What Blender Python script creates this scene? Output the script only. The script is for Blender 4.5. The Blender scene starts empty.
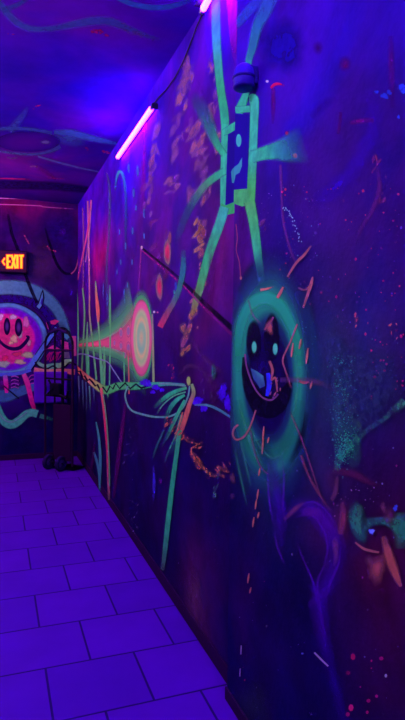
import bpy, math, random
import numpy as np
from mathutils import Matrix, Vector

rnd = random.Random(7)
scene = bpy.context.scene
COL = bpy.context.collection

# ------------------------------------------------------------------ room
W = 0.876        # right wall, far stretch
WN = 0.834       # right wall, near stretch (stands 4 cm proud)
YS = 1.938       # where the near stretch ends
YE = 6.5        # end wall
HC = 2.87        # ceiling
XL, YB = -1.05, -1.6   # opposite wall and the wall behind the viewpoint
EYE = Vector((0, 0, 1.4))
FOC = 560.0
YAW, PITCH, ROLL = .3536, .0428, .0130
LAMP = (0.62, 0.46, 1.0)      # colour of the blacklight tubes
EXPOSURE = 3.0

# ------------------------------------------------------------------ camera
_F = Vector((math.sin(YAW), math.cos(YAW), 0)); _R = Vector((math.cos(YAW), -math.sin(YAW), 0)); _U = Vector((0, 0, 1))
_F2 = _F * math.cos(PITCH) - _U * math.sin(PITCH); _U2 = _U * math.cos(PITCH) + _F * math.sin(PITCH)
_R3 = _R * math.cos(ROLL) + _U2 * math.sin(ROLL); _U3 = _U2 * math.cos(ROLL) - _R * math.sin(ROLL)
cd = bpy.data.cameras.new('camera'); cam = bpy.data.objects.new('camera', cd); COL.objects.link(cam)
cd.sensor_fit = 'VERTICAL'; cd.sensor_height = 24; cd.lens = FOC / 720 * 24; cd.clip_start = .02
m = Matrix((_R3, _U3, -_F2)).transposed().to_4x4(); m.translation = EYE; cam.matrix_world = m
scene.camera = cam

# surfaces of the room: axis that is constant, its value, direction the surface faces
SURF = {'far': (0, W, -1, 1.25), 'near': (0, WN, -1, 1.05), 'end': (1, YE, -1, .8), 'ceil': (2, HC, -1, .60)}


def spot(px, py, surf):
    """Point of a room surface that the photo shows at (px, py)."""
    ax, v = SURF[surf][:2] if isinstance(surf, str) else surf
    d = _F2 + _R3 * ((px - 202.5) / FOC) - _U3 * ((py - 360) / FOC)
    return EYE + d * ((v - EYE[ax]) / d[ax])


def lin(c):
    return [(x / 255 / 12.92) if x <= 10 else ((x / 255 + .055) / 1.055) ** 2.4 for x in c]


def pig(c, e):
    """Pigment (base colour) that reads as c under the blacklight at level e."""
    return [min(.93, max(.002, l / (e * k))) for l, k in zip(lin(c), LAMP)]


# ------------------------------------------------------------------ materials
def principled(name, c=(.1, .1, .1), rough=.6, spec=.3, metal=0, em=None, es=0):
    mt = bpy.data.materials.new(name); mt.use_nodes = True
    b = mt.node_tree.nodes['Principled BSDF']
    b.inputs['Base Color'].default_value = (*c, 1); b.inputs['Roughness'].default_value = rough
    b.inputs['Specular IOR Level'].default_value = spec; b.inputs['Metallic'].default_value = metal
    if em: b.inputs['Emission Color'].default_value = (*em, 1); b.inputs['Emission Strength'].default_value = es
    return mt


def wall_material(name, scale, rough=.7, spec=.04, amount=.45, drift=1.7):
    """Sprayed plaster: pigment from the mesh, broken up by noise, with a slight bump."""
    mt = principled(name, rough=rough, spec=spec); nt = mt.node_tree; N = nt.nodes; L = nt.links
    b = N['Principled BSDF']
    at = N.new('ShaderNodeAttribute'); at.attribute_name = 'pigment'
    tc = N.new('ShaderNodeTexCoord')
    n1 = N.new('ShaderNodeTexNoise'); n1.inputs['Scale'].default_value = scale; n1.inputs['Detail'].default_value = 6; n1.inputs['Roughness'].default_value = .62
    L.new(tc.outputs['Object'], n1.inputs['Vector'])
    mr = N.new('ShaderNodeMapRange'); mr.inputs['From Min'].default_value = .3; mr.inputs['From Max'].default_value = .7
    mr.inputs['To Min'].default_value = 1 - amount; mr.inputs['To Max'].default_value = 1 + amount
    L.new(n1.outputs['Fac'], mr.inputs['Value'])
    mx = N.new('ShaderNodeMix'); mx.data_type = 'RGBA'; mx.blend_type = 'MULTIPLY'; mx.inputs['Factor'].default_value = 1
    L.new(at.outputs['Color'], mx.inputs[6]); L.new(mr.outputs['Result'], mx.inputs[7])
    n3 = N.new('ShaderNodeTexNoise'); n3.inputs['Scale'].default_value = scale * .8; n3.inputs['Detail'].default_value = 7; n3.inputs['Distortion'].default_value = .8
    mp = N.new('ShaderNodeMapping'); mp.inputs['Location'].default_value = (7.3, 2.1, 4.4); L.new(tc.outputs['Object'], mp.inputs['Vector']); L.new(mp.outputs['Vector'], n3.inputs['Vector'])
    cr = N.new('ShaderNodeValToRGB'); cr.color_ramp.elements[0].position = .36; cr.color_ramp.elements[1].position = .64
    cr.color_ramp.elements[0].color = (.6, .8, 1.0, 1); cr.color_ramp.elements[1].color = (drift, 1.0, .92, 1)
    L.new(n3.outputs['Fac'], cr.inputs['Fac'])
    m2 = N.new('ShaderNodeMix'); m2.data_type = 'RGBA'; m2.blend_type = 'MULTIPLY'; m2.inputs['Factor'].default_value = 1
    L.new(mx.outputs[2], m2.inputs[6]); L.new(cr.outputs['Color'], m2.inputs[7]); L.new(m2.outputs[2], b.inputs['Base Color'])
    n2 = N.new('ShaderNodeTexNoise'); n2.inputs['Scale'].default_value = 60; n2.inputs['Detail'].default_value = 4
    L.new(tc.outputs['Object'], n2.inputs['Vector'])
    bp = N.new('ShaderNodeBump'); bp.inputs['Strength'].default_value = .12; bp.inputs['Distance'].default_value = .01
    L.new(n2.outputs['Fac'], bp.inputs['Height']); L.new(bp.outputs['Normal'], b.inputs['Normal'])
    return mt


def paint_material(name, wear, scale=22):
    """Fluorescent paint: pigment and coverage from the mesh, coverage worn by noise."""
    mt = principled(name, rough=.7, spec=.03); nt = mt.node_tree; N = nt.nodes; L = nt.links
    b = N['Principled BSDF']; out = N['Material Output']
    at = N.new('ShaderNodeAttribute'); at.attribute_name = 'pigment'
    L.new(at.outputs['Color'], b.inputs['Base Color'])
    tc = N.new('ShaderNodeTexCoord')
    n1 = N.new('ShaderNodeTexNoise'); n1.inputs['Scale'].default_value = scale; n1.inputs['Detail'].default_value = 5; n1.inputs['Roughness'].default_value = .65
    L.new(tc.outputs['Object'], n1.inputs['Vector'])
    mr = N.new('ShaderNodeMapRange'); mr.inputs['From Min'].default_value = .38; mr.inputs['From Max'].default_value = .6
    mr.inputs['To Min'].default_value = 1 - wear; mr.inputs['To Max'].default_value = 1
    L.new(n1.outputs['Fac'], mr.inputs['Value'])
    mu = N.new('ShaderNodeMath'); mu.operation = 'MULTIPLY'
    L.new(at.outputs['Alpha'], mu.inputs[0]); L.new(mr.outputs['Result'], mu.inputs[1])
    tr = N.new('ShaderNodeBsdfTransparent'); mix = N.new('ShaderNodeMixShader')
    L.new(mu.outputs[0], mix.inputs['Fac']); L.new(tr.outputs[0], mix.inputs[1]); L.new(b.outputs[0], mix.inputs[2])
    L.new(mix.outputs[0], out.inputs['Surface'])
    return mt


M = {
    'wall': wall_material('sprayed_wall', 3.2),
    'end': wall_material('sprayed_end_wall', 4.5, drift=1.25),
    'ceil': wall_material('sprayed_ceiling', 2.2, amount=.25),
    'plain': principled('dark_violet_wall', (.09, .02, .22), .6),
    'paint': paint_material('fluorescent_paint', .25),
    'worn': paint_material('worn_fluorescent_paint', .85, 26),
    'mist': paint_material('sprayed_mist_paint', .97, 60),
    'crisp': paint_material('solid_fluorescent_paint', 0),
    'base': principled('maroon_baseboard', (.03, .002, .05), .7, .05),
    'tube': principled('lit_blacklight_tube', (.8, .8, .8), .4, em=(.26, .008, 1), es=9),
    'over_tube': principled('lit_overhead_blacklight_tube', (.8, .8, .8), .4, em=LAMP, es=21),
    'fill_tube': principled('lit_fill_tube', (.8, .8, .8), .4, em=LAMP, es=36),  # for unseen tubes added to brighten the corridor
    'rose_tube': principled('lit_rose_tube', (.8, .8, .8), .4, em=(1, .16, .62), es=46),
    'batten': principled('dark_batten', (.03, .02, .06), .5),
    'cap': principled('grey_end_cap', (.3, .3, .35), .35, metal=.6),
    'cord': principled('dark_cord', (.02, .01, .04), .6),
    'dome': principled('dark_blue_plastic', (.045, .006, .42), .5, spec=.12),
    'dome2': principled('deep_blue_plastic', (.02, .003, .22), .5, spec=.1),
    'truck': principled('maroon_painted_steel', (.022, .002, .03), .55, spec=.1),
    'truck_black': principled('black_steel', (.004, .002, .012), .55, spec=.1),
    'rubber': principled('dusty_rubber', (.02, .006, .07), .7, .05),
    'hub': principled('violet_grey_hub', (.09, .03, .24), .6, .05),
    'box': principled('violet_box_enamel', (.13, .005, .5), .6, .05),
    'box_edge': principled('dark_box_gasket', (.03, .005, .1), .6),
    'sign': principled('exit_sign_housing', (.012, .002, .035), .6, .05),
    'sign_face': principled('exit_sign_glow', (.02, 0, .02), .4, em=(.7, .0, .4), es=.003),
    'letter_red': principled('exit_red_glow', (.2, 0, 0), .4, em=(1, .03, .02), es=.16),
    'letter': principled('exit_yellow_glow', (.3, .2, 0), .4, em=(1, .42, .02), es=.2),
}


def floor_material():
    a, bb = .376, .3493
    mt = principled('violet_floor_tiles', rough=.6, spec=.06); nt = mt.node_tree; N = nt.nodes; L = nt.links
    b = N['Principled BSDF']; tc = N.new('ShaderNodeTexCoord')
    mp = N.new('ShaderNodeMapping'); mp.inputs['Location'].default_value = (-.191 + 10 * a, -3.767 + 20 * bb, 0)
    L.new(tc.outputs['Object'], mp.inputs['Vector'])
    br = N.new('ShaderNodeTexBrick'); br.offset = .5; br.offset_frequency = 2; br.squash = 1
    br.inputs['Scale'].default_value = 1; br.inputs['Brick Width'].default_value = a; br.inputs['Row Height'].default_value = bb
    br.inputs['Mortar Size'].default_value = .0055; br.inputs['Mortar Smooth'].default_value = .3; br.inputs['Bias'].default_value = 0
    c1, c2, cm = pig((74, 0, 182), 1.1), pig((66, 0, 172), 1.1), pig((32, 0, 108), 1.1)
    for k, c in (('Color1', c1), ('Color2', c2), ('Mortar', cm)): br.inputs[k].default_value = (*c, 1)
    L.new(mp.outputs['Vector'], br.inputs['Vector'])
    n = N.new('ShaderNodeTexNoise'); n.inputs['Scale'].default_value = 3.5; n.inputs['Detail'].default_value = 6
    L.new(tc.outputs['Object'], n.inputs['Vector'])
    mr = N.new('ShaderNodeMapRange'); mr.inputs['To Min'].default_value = .8; mr.inputs['To Max'].default_value = 1.2
    L.new(n.outputs['Fac'], mr.inputs['Value'])
    mx = N.new('ShaderNodeMix'); mx.data_type = 'RGBA'; mx.blend_type = 'MULTIPLY'; mx.inputs['Factor'].default_value = 1
    L.new(br.outputs['Color'], mx.inputs[6]); L.new(mr.outputs['Result'], mx.inputs[7]); L.new(mx.outputs[2], b.inputs['Base Color'])
    iv = N.new('ShaderNodeMath'); iv.operation = 'SUBTRACT'; iv.inputs[0].default_value = 1; L.new(br.outputs['Fac'], iv.inputs[1])
    bp = N.new('ShaderNodeBump'); bp.inputs['Strength'].default_value = .4; bp.inputs['Distance'].default_value = .004
    L.new(iv.outputs[0], bp.inputs['Height']); L.new(bp.outputs['Normal'], b.inputs['Normal'])
    return mt


M['floor'] = floor_material()


# ------------------------------------------------------------------ mesh helpers
def link(name, me, mat=None, parent=None):
    o = bpy.data.objects.new(name, me); COL.objects.link(o)
    if mat: me.materials.append(M[mat] if isinstance(mat, str) else mat)
    if parent: o.parent = parent
    return o


def tag(o, label=None, cat=None, group=None, kind=None):
    for k, v in (('label', label), ('category', cat), ('group', group), ('kind', kind)):
        if v: o[k] = v
    return o


class MB:
    """Collects solid shapes into one mesh."""
    def __init__(s): s.v, s.f, s.sm = [], [], []

    def add(s, vs, fs, smooth=False):
        n = len(s.v); s.v += [tuple(p) for p in vs]; s.f += [tuple(i + n for i in f) for f in fs]; s.sm += [smooth] * len(fs)

    def box(s, a, b, bev=0):
        x0, y0, z0 = a; x1, y1, z1 = b
        if not bev:
            s.add([(x0, y0, z0), (x1, y0, z0), (x1, y1, z0), (x0, y1, z0), (x0, y0, z1), (x1, y0, z1), (x1, y1, z1), (x0, y1, z1)],
                  [(3, 2, 1, 0), (4, 5, 6, 7), (0, 1, 5, 4), (1, 2, 6, 5), (2, 3, 7, 6), (3, 0, 4, 7)])
            return s
        import bmesh
        bm = bmesh.new(); bmesh.ops.create_cube(bm, size=1)
        for v in bm.verts:
            v.co = Vector(((x0 + x1) / 2 + v.co.x * (x1 - x0), (y0 + y1) / 2 + v.co.y * (y1 - y0), (z0 + z1) / 2 + v.co.z * (z1 - z0)))
        bmesh.ops.bevel(bm, geom=bm.edges[:], offset=bev, segments=3, affect='EDGES', profile=.5)
        bm.verts.index_update()
        s.add([v.co for v in bm.verts], [[v.index for v in f.verts] for f in bm.faces]); bm.free()
        return s

    def tube(s, pts, r, n=12, closed=False):
        pts = [Vector(p) for p in pts]; rings = []; up = None
        for i, p in enumerate(pts):
            t = (pts[min(i + 1, len(pts) - 1)] - pts[max(i - 1, 0)]).normalized()
            if up is None: up = Vector((0, 0, 1)) if abs(t.z) < .9 else Vector((1, 0, 0))
            a = t.cross(up).normalized(); up = a.cross(t).normalized()
            rr = r[i] if isinstance(r, (list, tuple)) else r
            rings.append([p + (a * math.cos(k * 2 * math.pi / n) + up * math.sin(k * 2 * math.pi / n)) * rr for k in range(n)])
        vs = [q for g in rings for q in g]; fs = []
        for i in range(len(rings) - 1):
            for k in range(n):
                fs.append((i * n + k, i * n + (k + 1) % n, (i + 1) * n + (k + 1) % n, (i + 1) * n + k))
        s.add(vs, fs, True)
        s.add(rings[0], [tuple(range(n))]); s.add(rings[-1], [tuple(reversed(range(n)))])
        return s

    def lathe(s, prof, origin, axis, n=28):
        """prof: (distance along axis, radius)."""
        ax = Vector(axis).normalized(); a = ax.orthogonal().normalized(); b = ax.cross(a); o = Vector(origin)
        vs = [o + ax * d + (a * math.cos(k * 2 * math.pi / n) + b * math.sin(k * 2 * math.pi / n)) * max(r, 1e-5) for d, r in prof for k in range(n)]
        fs = [(i * n + k, i * n + (k + 1) % n, (i + 1) * n + (k + 1) % n, (i + 1) * n + k) for i in range(len(prof) - 1) for k in range(n)]
        s.add(vs, fs, True); return s

    def move(s, mat):
        s.v = [tuple(mat @ Vector(p)) for p in s.v]; return s

    def build(s, name, mat, parent=None):
        me = bpy.data.meshes.new(name); me.from_pydata(s.v, [], s.f); me.validate()
        if len(me.polygons) == len(s.sm): me.polygons.foreach_set('use_smooth', s.sm)
        return link(name, me, mat, parent)


def smooth_path(pts, sub=6):
    if len(pts) < 3: sub = max(sub, 4)
    P = [np.array(p, float) for p in pts]; out = []
    for i in range(len(P) - 1):
        p0, p1, p2, p3 = P[max(i - 1, 0)], P[i], P[i + 1], P[min(i + 2, len(P) - 1)]
        for k in range(sub):
            t = k / sub
            out.append(.5 * (2 * p1 + (p2 - p0) * t + (2 * p0 - 5 * p1 + 4 * p2 - p3) * t * t + (3 * p1 - p0 - 3 * p2 + p3) * t ** 3))
    out.append(P[-1]); return np.array(out)


LIFT = {}


class Paint:
    """A patch of paint lying on a room surface; vertices carry pigment and coverage."""
    def __init__(s, surf, e=None):
        s.surf = surf; s.e = e or SURF[surf][3] * .78; s.v, s.f, s.c, s.n, s.k = [], [], [], [], 0

    def _put(s, pts, fs, cols):
        n = len(s.v); q = [spot(p[0], p[1], s.surf) for p in pts]
        for v in q:      # paint stops at the edges of its surface
            if s.surf == 'near': v.y = min(v.y, YS - .001)
            if s.surf == 'far': v.y = min(max(v.y, YS - .01), YE - .001)
            if s.surf == 'end': v.x = min(v.x, W - .001)
            if s.surf == 'ceil': v.x = min(v.x, W - .001); v.y = min(v.y, YE - .001)
            if s.surf != 'ceil': v.z = min(max(v.z, .001), HC - .001)
        s.v += q; s.f += [tuple(i + n for i in f) for f in fs]; s.c += cols; s.n += [min(s.k, 30)] * len(q); s.k += 1      # later strokes lie over earlier ones

    def rgba(s, c, a): return (*pig(c, s.e), a)

    def stroke(s, pts, w, c, a=1.0, soft=.5, sub=6, sharp=False):
        """Brush stroke along pts. w, c, a: one value or one per point; soft: share of the half width that fades out."""
        k = len(pts)
        ws = list(w) if isinstance(w, (list, tuple)) else [w] * k
        cs = [tuple(q) for q in c] if isinstance(c, list) else [c] * k
        al = list(a) if isinstance(a, (list, tuple)) else [a] * k
        rows = [(*p, ww, *cc, aa) for p, ww, cc, aa in zip(pts, ws, cs, al)]
        R = np.array(rows, float) if sharp else smooth_path(rows, sub)
        xy = R[:, :2]; t = np.gradient(xy, axis=0); nrm = np.stack([-t[:, 1], t[:, 0]], 1); nrm /= np.maximum(np.linalg.norm(nrm, axis=1, keepdims=True), 1e-6)
        offs = [-1, -(1 - soft), 0, 1 - soft, 1]; cov = [0 if soft > 0 else 1, 1, 1, 1, 0 if soft > 0 else 1]
        V, C, Fc = [], [], []
        for i in range(len(R)):
            hw = max(R[i, 2], .1) / 2 * (1 + .4 * soft); col = np.clip(R[i, 3:6], 0, 255); aa = min(1, max(0, R[i, 6]))
            for o, cv in zip(offs, cov):
                V.append(xy[i] + nrm[i] * hw * o); C.append(s.rgba(col, aa * cv))
        for i in range(len(R) - 1):
            for j in range(4): Fc.append((i * 5 + j, i * 5 + j + 1, i * 5 + j + 6, i * 5 + j + 5))
        s._put(V, Fc, C); return s

    def oval(s, cx, cy, rx, ry, bands, wob=0, n=40, rot=0, seed=0, a0=0, a1=360):
        """Concentric bands: (share of radius, colour, coverage), from the middle outward."""
        r2 = random.Random(seed); ph = [r2.uniform(0, 6.28) for _ in range(5)]
        V, C, Fc = [], [], []; cr, sr = math.cos(math.radians(rot)), math.sin(math.radians(rot))
        full = a1 - a0 >= 360; m_ = n if full else n + 1
        for t, c, a in bands:
            for k in range(m_):
                th = math.radians(a0 + (a1 - a0) * k / n)
                q = t * (1 + wob * (math.sin(2 * th + ph[0]) + .7 * math.sin(3 * th + ph[1]) + .5 * math.sin(5 * th + ph[2]) + .4 * math.sin(9 * th + ph[3])))
                x, y = rx * q * math.cos(th), ry * q * math.sin(th)
                V.append((cx + x * cr - y * sr, cy + x * sr + y * cr)); C.append(s.rgba(c, a))
        for i in range(len(bands) - 1):
            for k in range(n):
                j = (k + 1) % m_
                Fc.append((i * m_ + k, i * m_ + j, (i + 1) * m_ + j, (i + 1) * m_ + k))
        s._put(V, Fc, C); return s

    def disc(s, cx, cy, rx, ry, c, a=1, soft=.4, **kw):
        return s.oval(cx, cy, rx, ry, [(.01, c, a), (1 - soft, c, a), (1, c, 0)], **kw)

    def poly(s, pts, c, a=1.0, soft=0.0, grow=None):
        """Filled outline, hard edged or fading over the outer share of its radius."""
        P = np.array(pts, float); cen = P.mean(0); n = len(P)
        cs = [tuple(q) for q in c] if isinstance(c, list) else [c] * n
        mid = np.mean(np.array(cs, float), 0)
        if soft <= 0:
            s._put([cen, *P], [(0, 1 + k, 1 + (k + 1) % n) for k in range(n)], [s.rgba(mid, a), *[s.rgba(q, a) for q in cs]])
        else:
            I = cen + (P - cen) * (1 - soft)
            s._put([cen, *I, *P], [(0, 1 + k, 1 + (k + 1) % n) for k in range(n)] + [(1 + k, 1 + n + k, 1 + n + (k + 1) % n, 1 + (k + 1) % n) for k in range(n)],
                   [s.rgba(mid, a), *[s.rgba(q, a) for q in cs], *[s.rgba(q, 0) for q in cs]])
        return s

    def dots(s, box, n, r, cols, a=(.5, 1), seed=1, stretch=1, dens=None):
        r2 = random.Random(seed); x0, y0, x1, y1 = box; k = 0; tries = 0
        while k < n and tries < n * 40:
            tries += 1
            x, y = r2.uniform(x0, x1), r2.uniform(y0, y1)
            if dens and r2.random() > dens(x, y): continue
            rr = r[0] + (r[1] - r[0]) * r2.random() ** 3
            s.oval(x, y, rr, rr * stretch * r2.uniform(.8, 1.5), [(.01, q := r2.choice(cols), al := r2.uniform(*a)), (.6, q, al), (1, q, 0)], n=7); k += 1
        return s

    def flecks(s, path, n, spread, size, cols, a=(.4, .9), seed=3, lean=70, ratio=2.6):
        """Ragged dabs scattered along a path (size = half length)."""
        r2 = random.Random(seed); Q = smooth_path([(*p,) for p in path], 12)
        for _ in range(n):
            x, y = Q[r2.randrange(len(Q))]; x += r2.gauss(0, spread[0]); y += r2.gauss(0, spread[1])
            L_ = r2.uniform(*size); c = r2.choice(cols); al = r2.uniform(*a)
            s.oval(x, y, L_, L_ / ratio, [(.01, c, al), (.45, c, al), (1, c, 0)], wob=.16, n=14, rot=-lean + r2.gauss(0, 16), seed=r2.randrange(9999))
        return s

    def build(s, name, parent, mat='paint', label=None, kind=None, lift=None):
        k = LIFT.get(s.surf, .0005); LIFT[s.surf] = k + .00004 * min(s.k, 31) + .0001
        ax, v, sg = SURF[s.surf][:3]; off = Vector((0, 0, 0)); off[ax] = sg
        me = bpy.data.meshes.new(name); me.from_pydata([tuple(p + off * (k + .00004 * j)) for p, j in zip(s.v, s.n)], [], s.f)
        at = me.color_attributes.new('pigment', 'FLOAT_COLOR', 'POINT')
        at.data.foreach_set('color', np.array(s.c, np.float32).ravel())
        return tag(link(name, me, mat, parent), label, None, None, kind)


def pigment_grid(name, surf, u0, u1, v0, v1, nu, nv, colour, mat, thick):
    """Wall slab whose room side is a fine grid carrying sprayed background colours with some light painted in. colour(U, V) -> (n, 3) base colours."""
    ax, val, sg = SURF[surf][:3]; U, V = np.meshgrid(np.linspace(u0, u1, nu), np.linspace(v0, v1, nv)); U, V = U.ravel(), V.ravel()
    a0, a1 = [k for k in range(3) if k != ax]
    P = np.zeros((len(U), 3)); P[:, ax] = val; P[:, a0] = U; P[:, a1] = V
    i, j = np.meshgrid(np.arange(nu - 1), np.arange(nv - 1)); q = (j * nu + i).ravel()
    Fc = np.stack([q, q + 1, q + nu + 1, q + nu], 1).tolist()
    C = colour(U, V); n = len(P)
    B = [(u0, v0), (u1, v0), (u1, v1), (u0, v1)]; ext = []
    for d in (0, thick):
        for b in B:
            p = [0, 0, 0]; p[ax] = val - sg * d; p[a0], p[a1] = b; ext.append(p)
    Fc += [(n + 4, n + 5, n + 6, n + 7)] + [(n + k, n + (k + 1) % 4, n + 4 + (k + 1) % 4, n + 4 + k) for k in range(4)]
    me = bpy.data.meshes.new(name); me.from_pydata(P.tolist() + ext, [], Fc)
    at = me.color_attributes.new('pigment', 'FLOAT_COLOR', 'POINT')
    CC = np.ones((n + 8, 4), np.float32); CC[:n, :3] = C; CC[n:, :3] = C.mean(0)
    at.data.foreach_set('color', CC.ravel())
    return link(name, me, mat)


def washes(surf, stops, spots):
    """Background: vertical colour stops (v, rgb) then soft clouds (px, py, radius u, radius v, rgb, amount)."""
    e = SURF[surf][3]; ax = SURF[surf][0]; a0, a1 = [k for k in range(3) if k != ax]

    def f(U, V):
        z = np.array([s_[0] for s_ in stops]); c = np.array([pig(s_[1], e) for s_ in stops])
        out = np.stack([np.interp(V, z, c[:, k]) for k in range(3)], 1)
        for px, py, ru, rv, rgb, am in spots:
            p = spot(px, py, surf)
            g = am * np.exp(-(((U - p[a0]) / ru) ** 2 + ((V - p[a1]) / rv) ** 2)); out += (np.array(pig(rgb, e)) - out) * g[:, None]
        return out
    return f


# ------------------------------------------------------------------ palette (as the photo shows it)
GREEN = (66, 224, 168); LIME = (95, 232, 105); TEAL = (38, 130, 140); DTEAL = (28, 82, 118); CYAN = (70, 170, 240)
PINK = (255, 40, 120); SALMON = (205, 95, 100); ORANGE = (215, 100, 80); PURPLE = (88, 15, 150); BLUE = (62, 8, 225)
NAVY = (18, 0, 68); INK = (10, 0, 38); MAGENTA = (150, 0, 125); PALE = (125, 120, 190); DULL = (110, 55, 120)

# ------------------------------------------------------------------ the setting
fl = MB().box((XL - .1, YB - .1, -.1), (W + .12, YE + .1, 0)).build('floor', 'floor')
tag(fl, 'violet tiled corridor floor laid in staggered rows', 'floor', kind='structure')

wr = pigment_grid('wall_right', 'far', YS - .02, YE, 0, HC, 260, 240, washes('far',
    [(0, (22, 0, 78)), (.8, (26, 0, 88)), (1.15, (34, 0, 96)), (1.6, (50, 0, 122)), (2.2, (60, 3, 158)), (2.87, (56, 0, 215))],  # brighter upward: part of the tubes' falloff is put into the colour
    [(100, 258, .45, .22, (135, 0, 110), .8), (150, 255, .5, .35, (78, 2, 125), .6), (215, 265, .25, .4, (92, 12, 128), .75), (205, 330, .25, .25, (70, 8, 100), .6),  # the first cloud is a magenta light glow painted into the wall
     (185, 110, .45, .4, (74, 6, 150), .6), (195, 200, .4, .35, (84, 10, 140), .6), (170, 180, .3, .3, (66, 4, 150), .5), (222, 300, .1, .2, (96, 12, 120), .6), (130, 150, .25, .3, (48, 0, 205), .6), (95, 330, .6, .25, (40, 10, 90), .5), (200, 590, .22, .2, (62, 10, 98), .8), (195, 605, .16, .22, (96, 36, 118), .7), (195, 640, .3, .12, (58, 2, 80), .7),  # the blue cloud under the far tube is its glow, painted in
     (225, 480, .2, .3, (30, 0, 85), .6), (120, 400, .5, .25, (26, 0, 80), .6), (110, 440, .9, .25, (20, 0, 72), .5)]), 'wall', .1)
tag(wr, 'far stretch of mural wall with the painted horn and zigzag line', 'wall', kind='structure')

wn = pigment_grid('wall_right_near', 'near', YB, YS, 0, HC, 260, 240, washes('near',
    [(0, (16, 0, 80)), (.6, (16, 0, 80)), (1.1, (18, 0, 80)), (1.6, (30, 0, 100)), (2.1, (44, 0, 150)), (2.87, (44, 0, 188))],  # stops darken towards the floor, light falloff painted into the base colour
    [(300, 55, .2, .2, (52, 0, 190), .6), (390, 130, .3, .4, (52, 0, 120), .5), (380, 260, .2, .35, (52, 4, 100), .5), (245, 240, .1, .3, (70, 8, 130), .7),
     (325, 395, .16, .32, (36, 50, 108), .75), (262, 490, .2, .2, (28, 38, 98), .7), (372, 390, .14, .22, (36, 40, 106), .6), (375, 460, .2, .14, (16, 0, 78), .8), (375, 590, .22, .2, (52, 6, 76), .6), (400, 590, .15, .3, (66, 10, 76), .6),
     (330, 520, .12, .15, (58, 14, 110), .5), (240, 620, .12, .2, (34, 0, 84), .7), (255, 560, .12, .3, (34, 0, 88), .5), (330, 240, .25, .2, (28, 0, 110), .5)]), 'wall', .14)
tag(wn, 'near stretch of mural wall with the big green ringed smiley', 'wall', kind='structure')

we = pigment_grid('wall_end', 'end', XL, W, 0, HC, 150, 180, washes('end',
    [(0, (16, 0, 74)), (.45, (18, 0, 74)), (.62, (26, 0, 86)), (1.0, (40, 0, 105)), (1.6, (42, 4, 96)), (2.3, (32, 1, 84)), (2.5, (36, 0, 80)), (2.8, (58, 0, 86)), (2.87, (40, 0, 90))],  # maroon glow at the top, here and in the clouds, is painted light
    [(62, 232, .16, .2, (30, 0, 110), .8), (40, 275, .3, .18, (52, 22, 92), .6), (10, 205, .4, .1, (88, 0, 82), .7), (75, 320, .12, .3, (46, 0, 110), .6)]), 'end', .1)
tag(we, 'end wall with the EXIT sign and pink smiley mural', 'wall', kind='structure')

ce = pigment_grid('ceiling', 'ceil', XL, W, YB, YE, 120, 300, washes('ceil',
    [(YB, (50, 0, 160)), (2, (52, 0, 165)), (3.4, (40, 0, 150)), (4.2, (40, 0, 140)), (5.6, (46, 3, 122)), (6.5, (30, 0, 110))],
    [(65, 18, .4, .3, (84, 12, 165), .8), (40, 70, .4, .4, (28, 0, 135), .6), (30, 105, .5, .4, (32, 0, 135), .6), (85, 118, .25, .3, (88, 10, 140), .5), (25, 165, .5, .4, (76, 8, 122), .6)]), 'ceil', .1)
tag(ce, 'dark violet painted ceiling of the corridor', 'ceiling', kind='structure')

wl = MB().box((XL - .1, YB - .1, 0), (XL, YE + .1, HC)).build('wall_left', 'plain'); tag(wl, 'plain violet wall opposite the mural', 'wall', kind='structure')
wb = MB().box((XL, YB - .1, 0), (W + .12, YB, HC)).build('wall_back', 'plain'); tag(wb, 'plain violet wall closing the corridor behind', 'wall', kind='structure')

bbd = MB().box((W - .008, YS, 0), (W, YE, .07), .003).build('baseboard_right', 'base')
tag(bbd, 'dark maroon baseboard under the far mural stretch', 'baseboard', kind='structure')
bbn = MB().box((WN - .008, YB, 0), (WN, YS + .004, .05), .003).build('baseboard_right_near', 'base')
tag(bbn, 'dark maroon baseboard under the near mural stretch', 'baseboard', kind='structure')
bbe = MB().box((XL, YE - .012, 0), (W - .012, YE, .06), .004).build('baseboard_end', 'base')
tag(bbe, 'dark baseboard along the end wall', 'baseboard', kind='structure')
# ------------------------------------------------------------------ mural on the far stretch
Z = 1.9      # blacklight level close under the tubes
p = Paint('far', .95)
DB = [(150, 78, 178), (170, 88, 160), (132, 58, 172), (184, 98, 150)]
p.flecks([(191, 58), (187, 75), (182, 100), (177, 130), (174, 152)], 26, (2.6, 6), (4, 12), DB, (.25, .6), 5, 68, 3)
p.flecks([(194, 130), (199, 150), (203, 170)], 22, (3.4, 7), (4, 11), DB, (.25, .6), 6, 66, 2.8)
p.flecks([(156, 138), (153, 165), (150, 188), (148, 212)], 24, (1.8, 6), (4, 11), DB, (.25, .6), 7, 74, 3)
p.flecks([(176, 176), (174, 186), (196, 194), (206, 204)], 20, (3.4, 6), (3, 9), DB, (.25, .6), 8, 64, 2.6)
p.flecks([(200, 222), (201, 250), (200, 282), (195, 305), (189, 330), (184, 352)], 70, (2.4, 5), (2.4, 8), [(200, 100, 125), (220, 125, 115), (165, 80, 150)], (.4, .85), 9, 72, 2.4)
p.flecks([(213, 60), (216, 90), (213, 120), (216, 150)], 18, (2, 6), (4, 10), DB, (.25, .55), 10, 72, 3)
p.flecks([(150, 225), (158, 245), (166, 270)], 16, (5, 10), (3, 8), [(120, 35, 135)], (.3, .6), 11)
p.build('painted_dab_trail', wr, 'paint', 'salmon dabs trailing down the mural beside the green figure')

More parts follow.
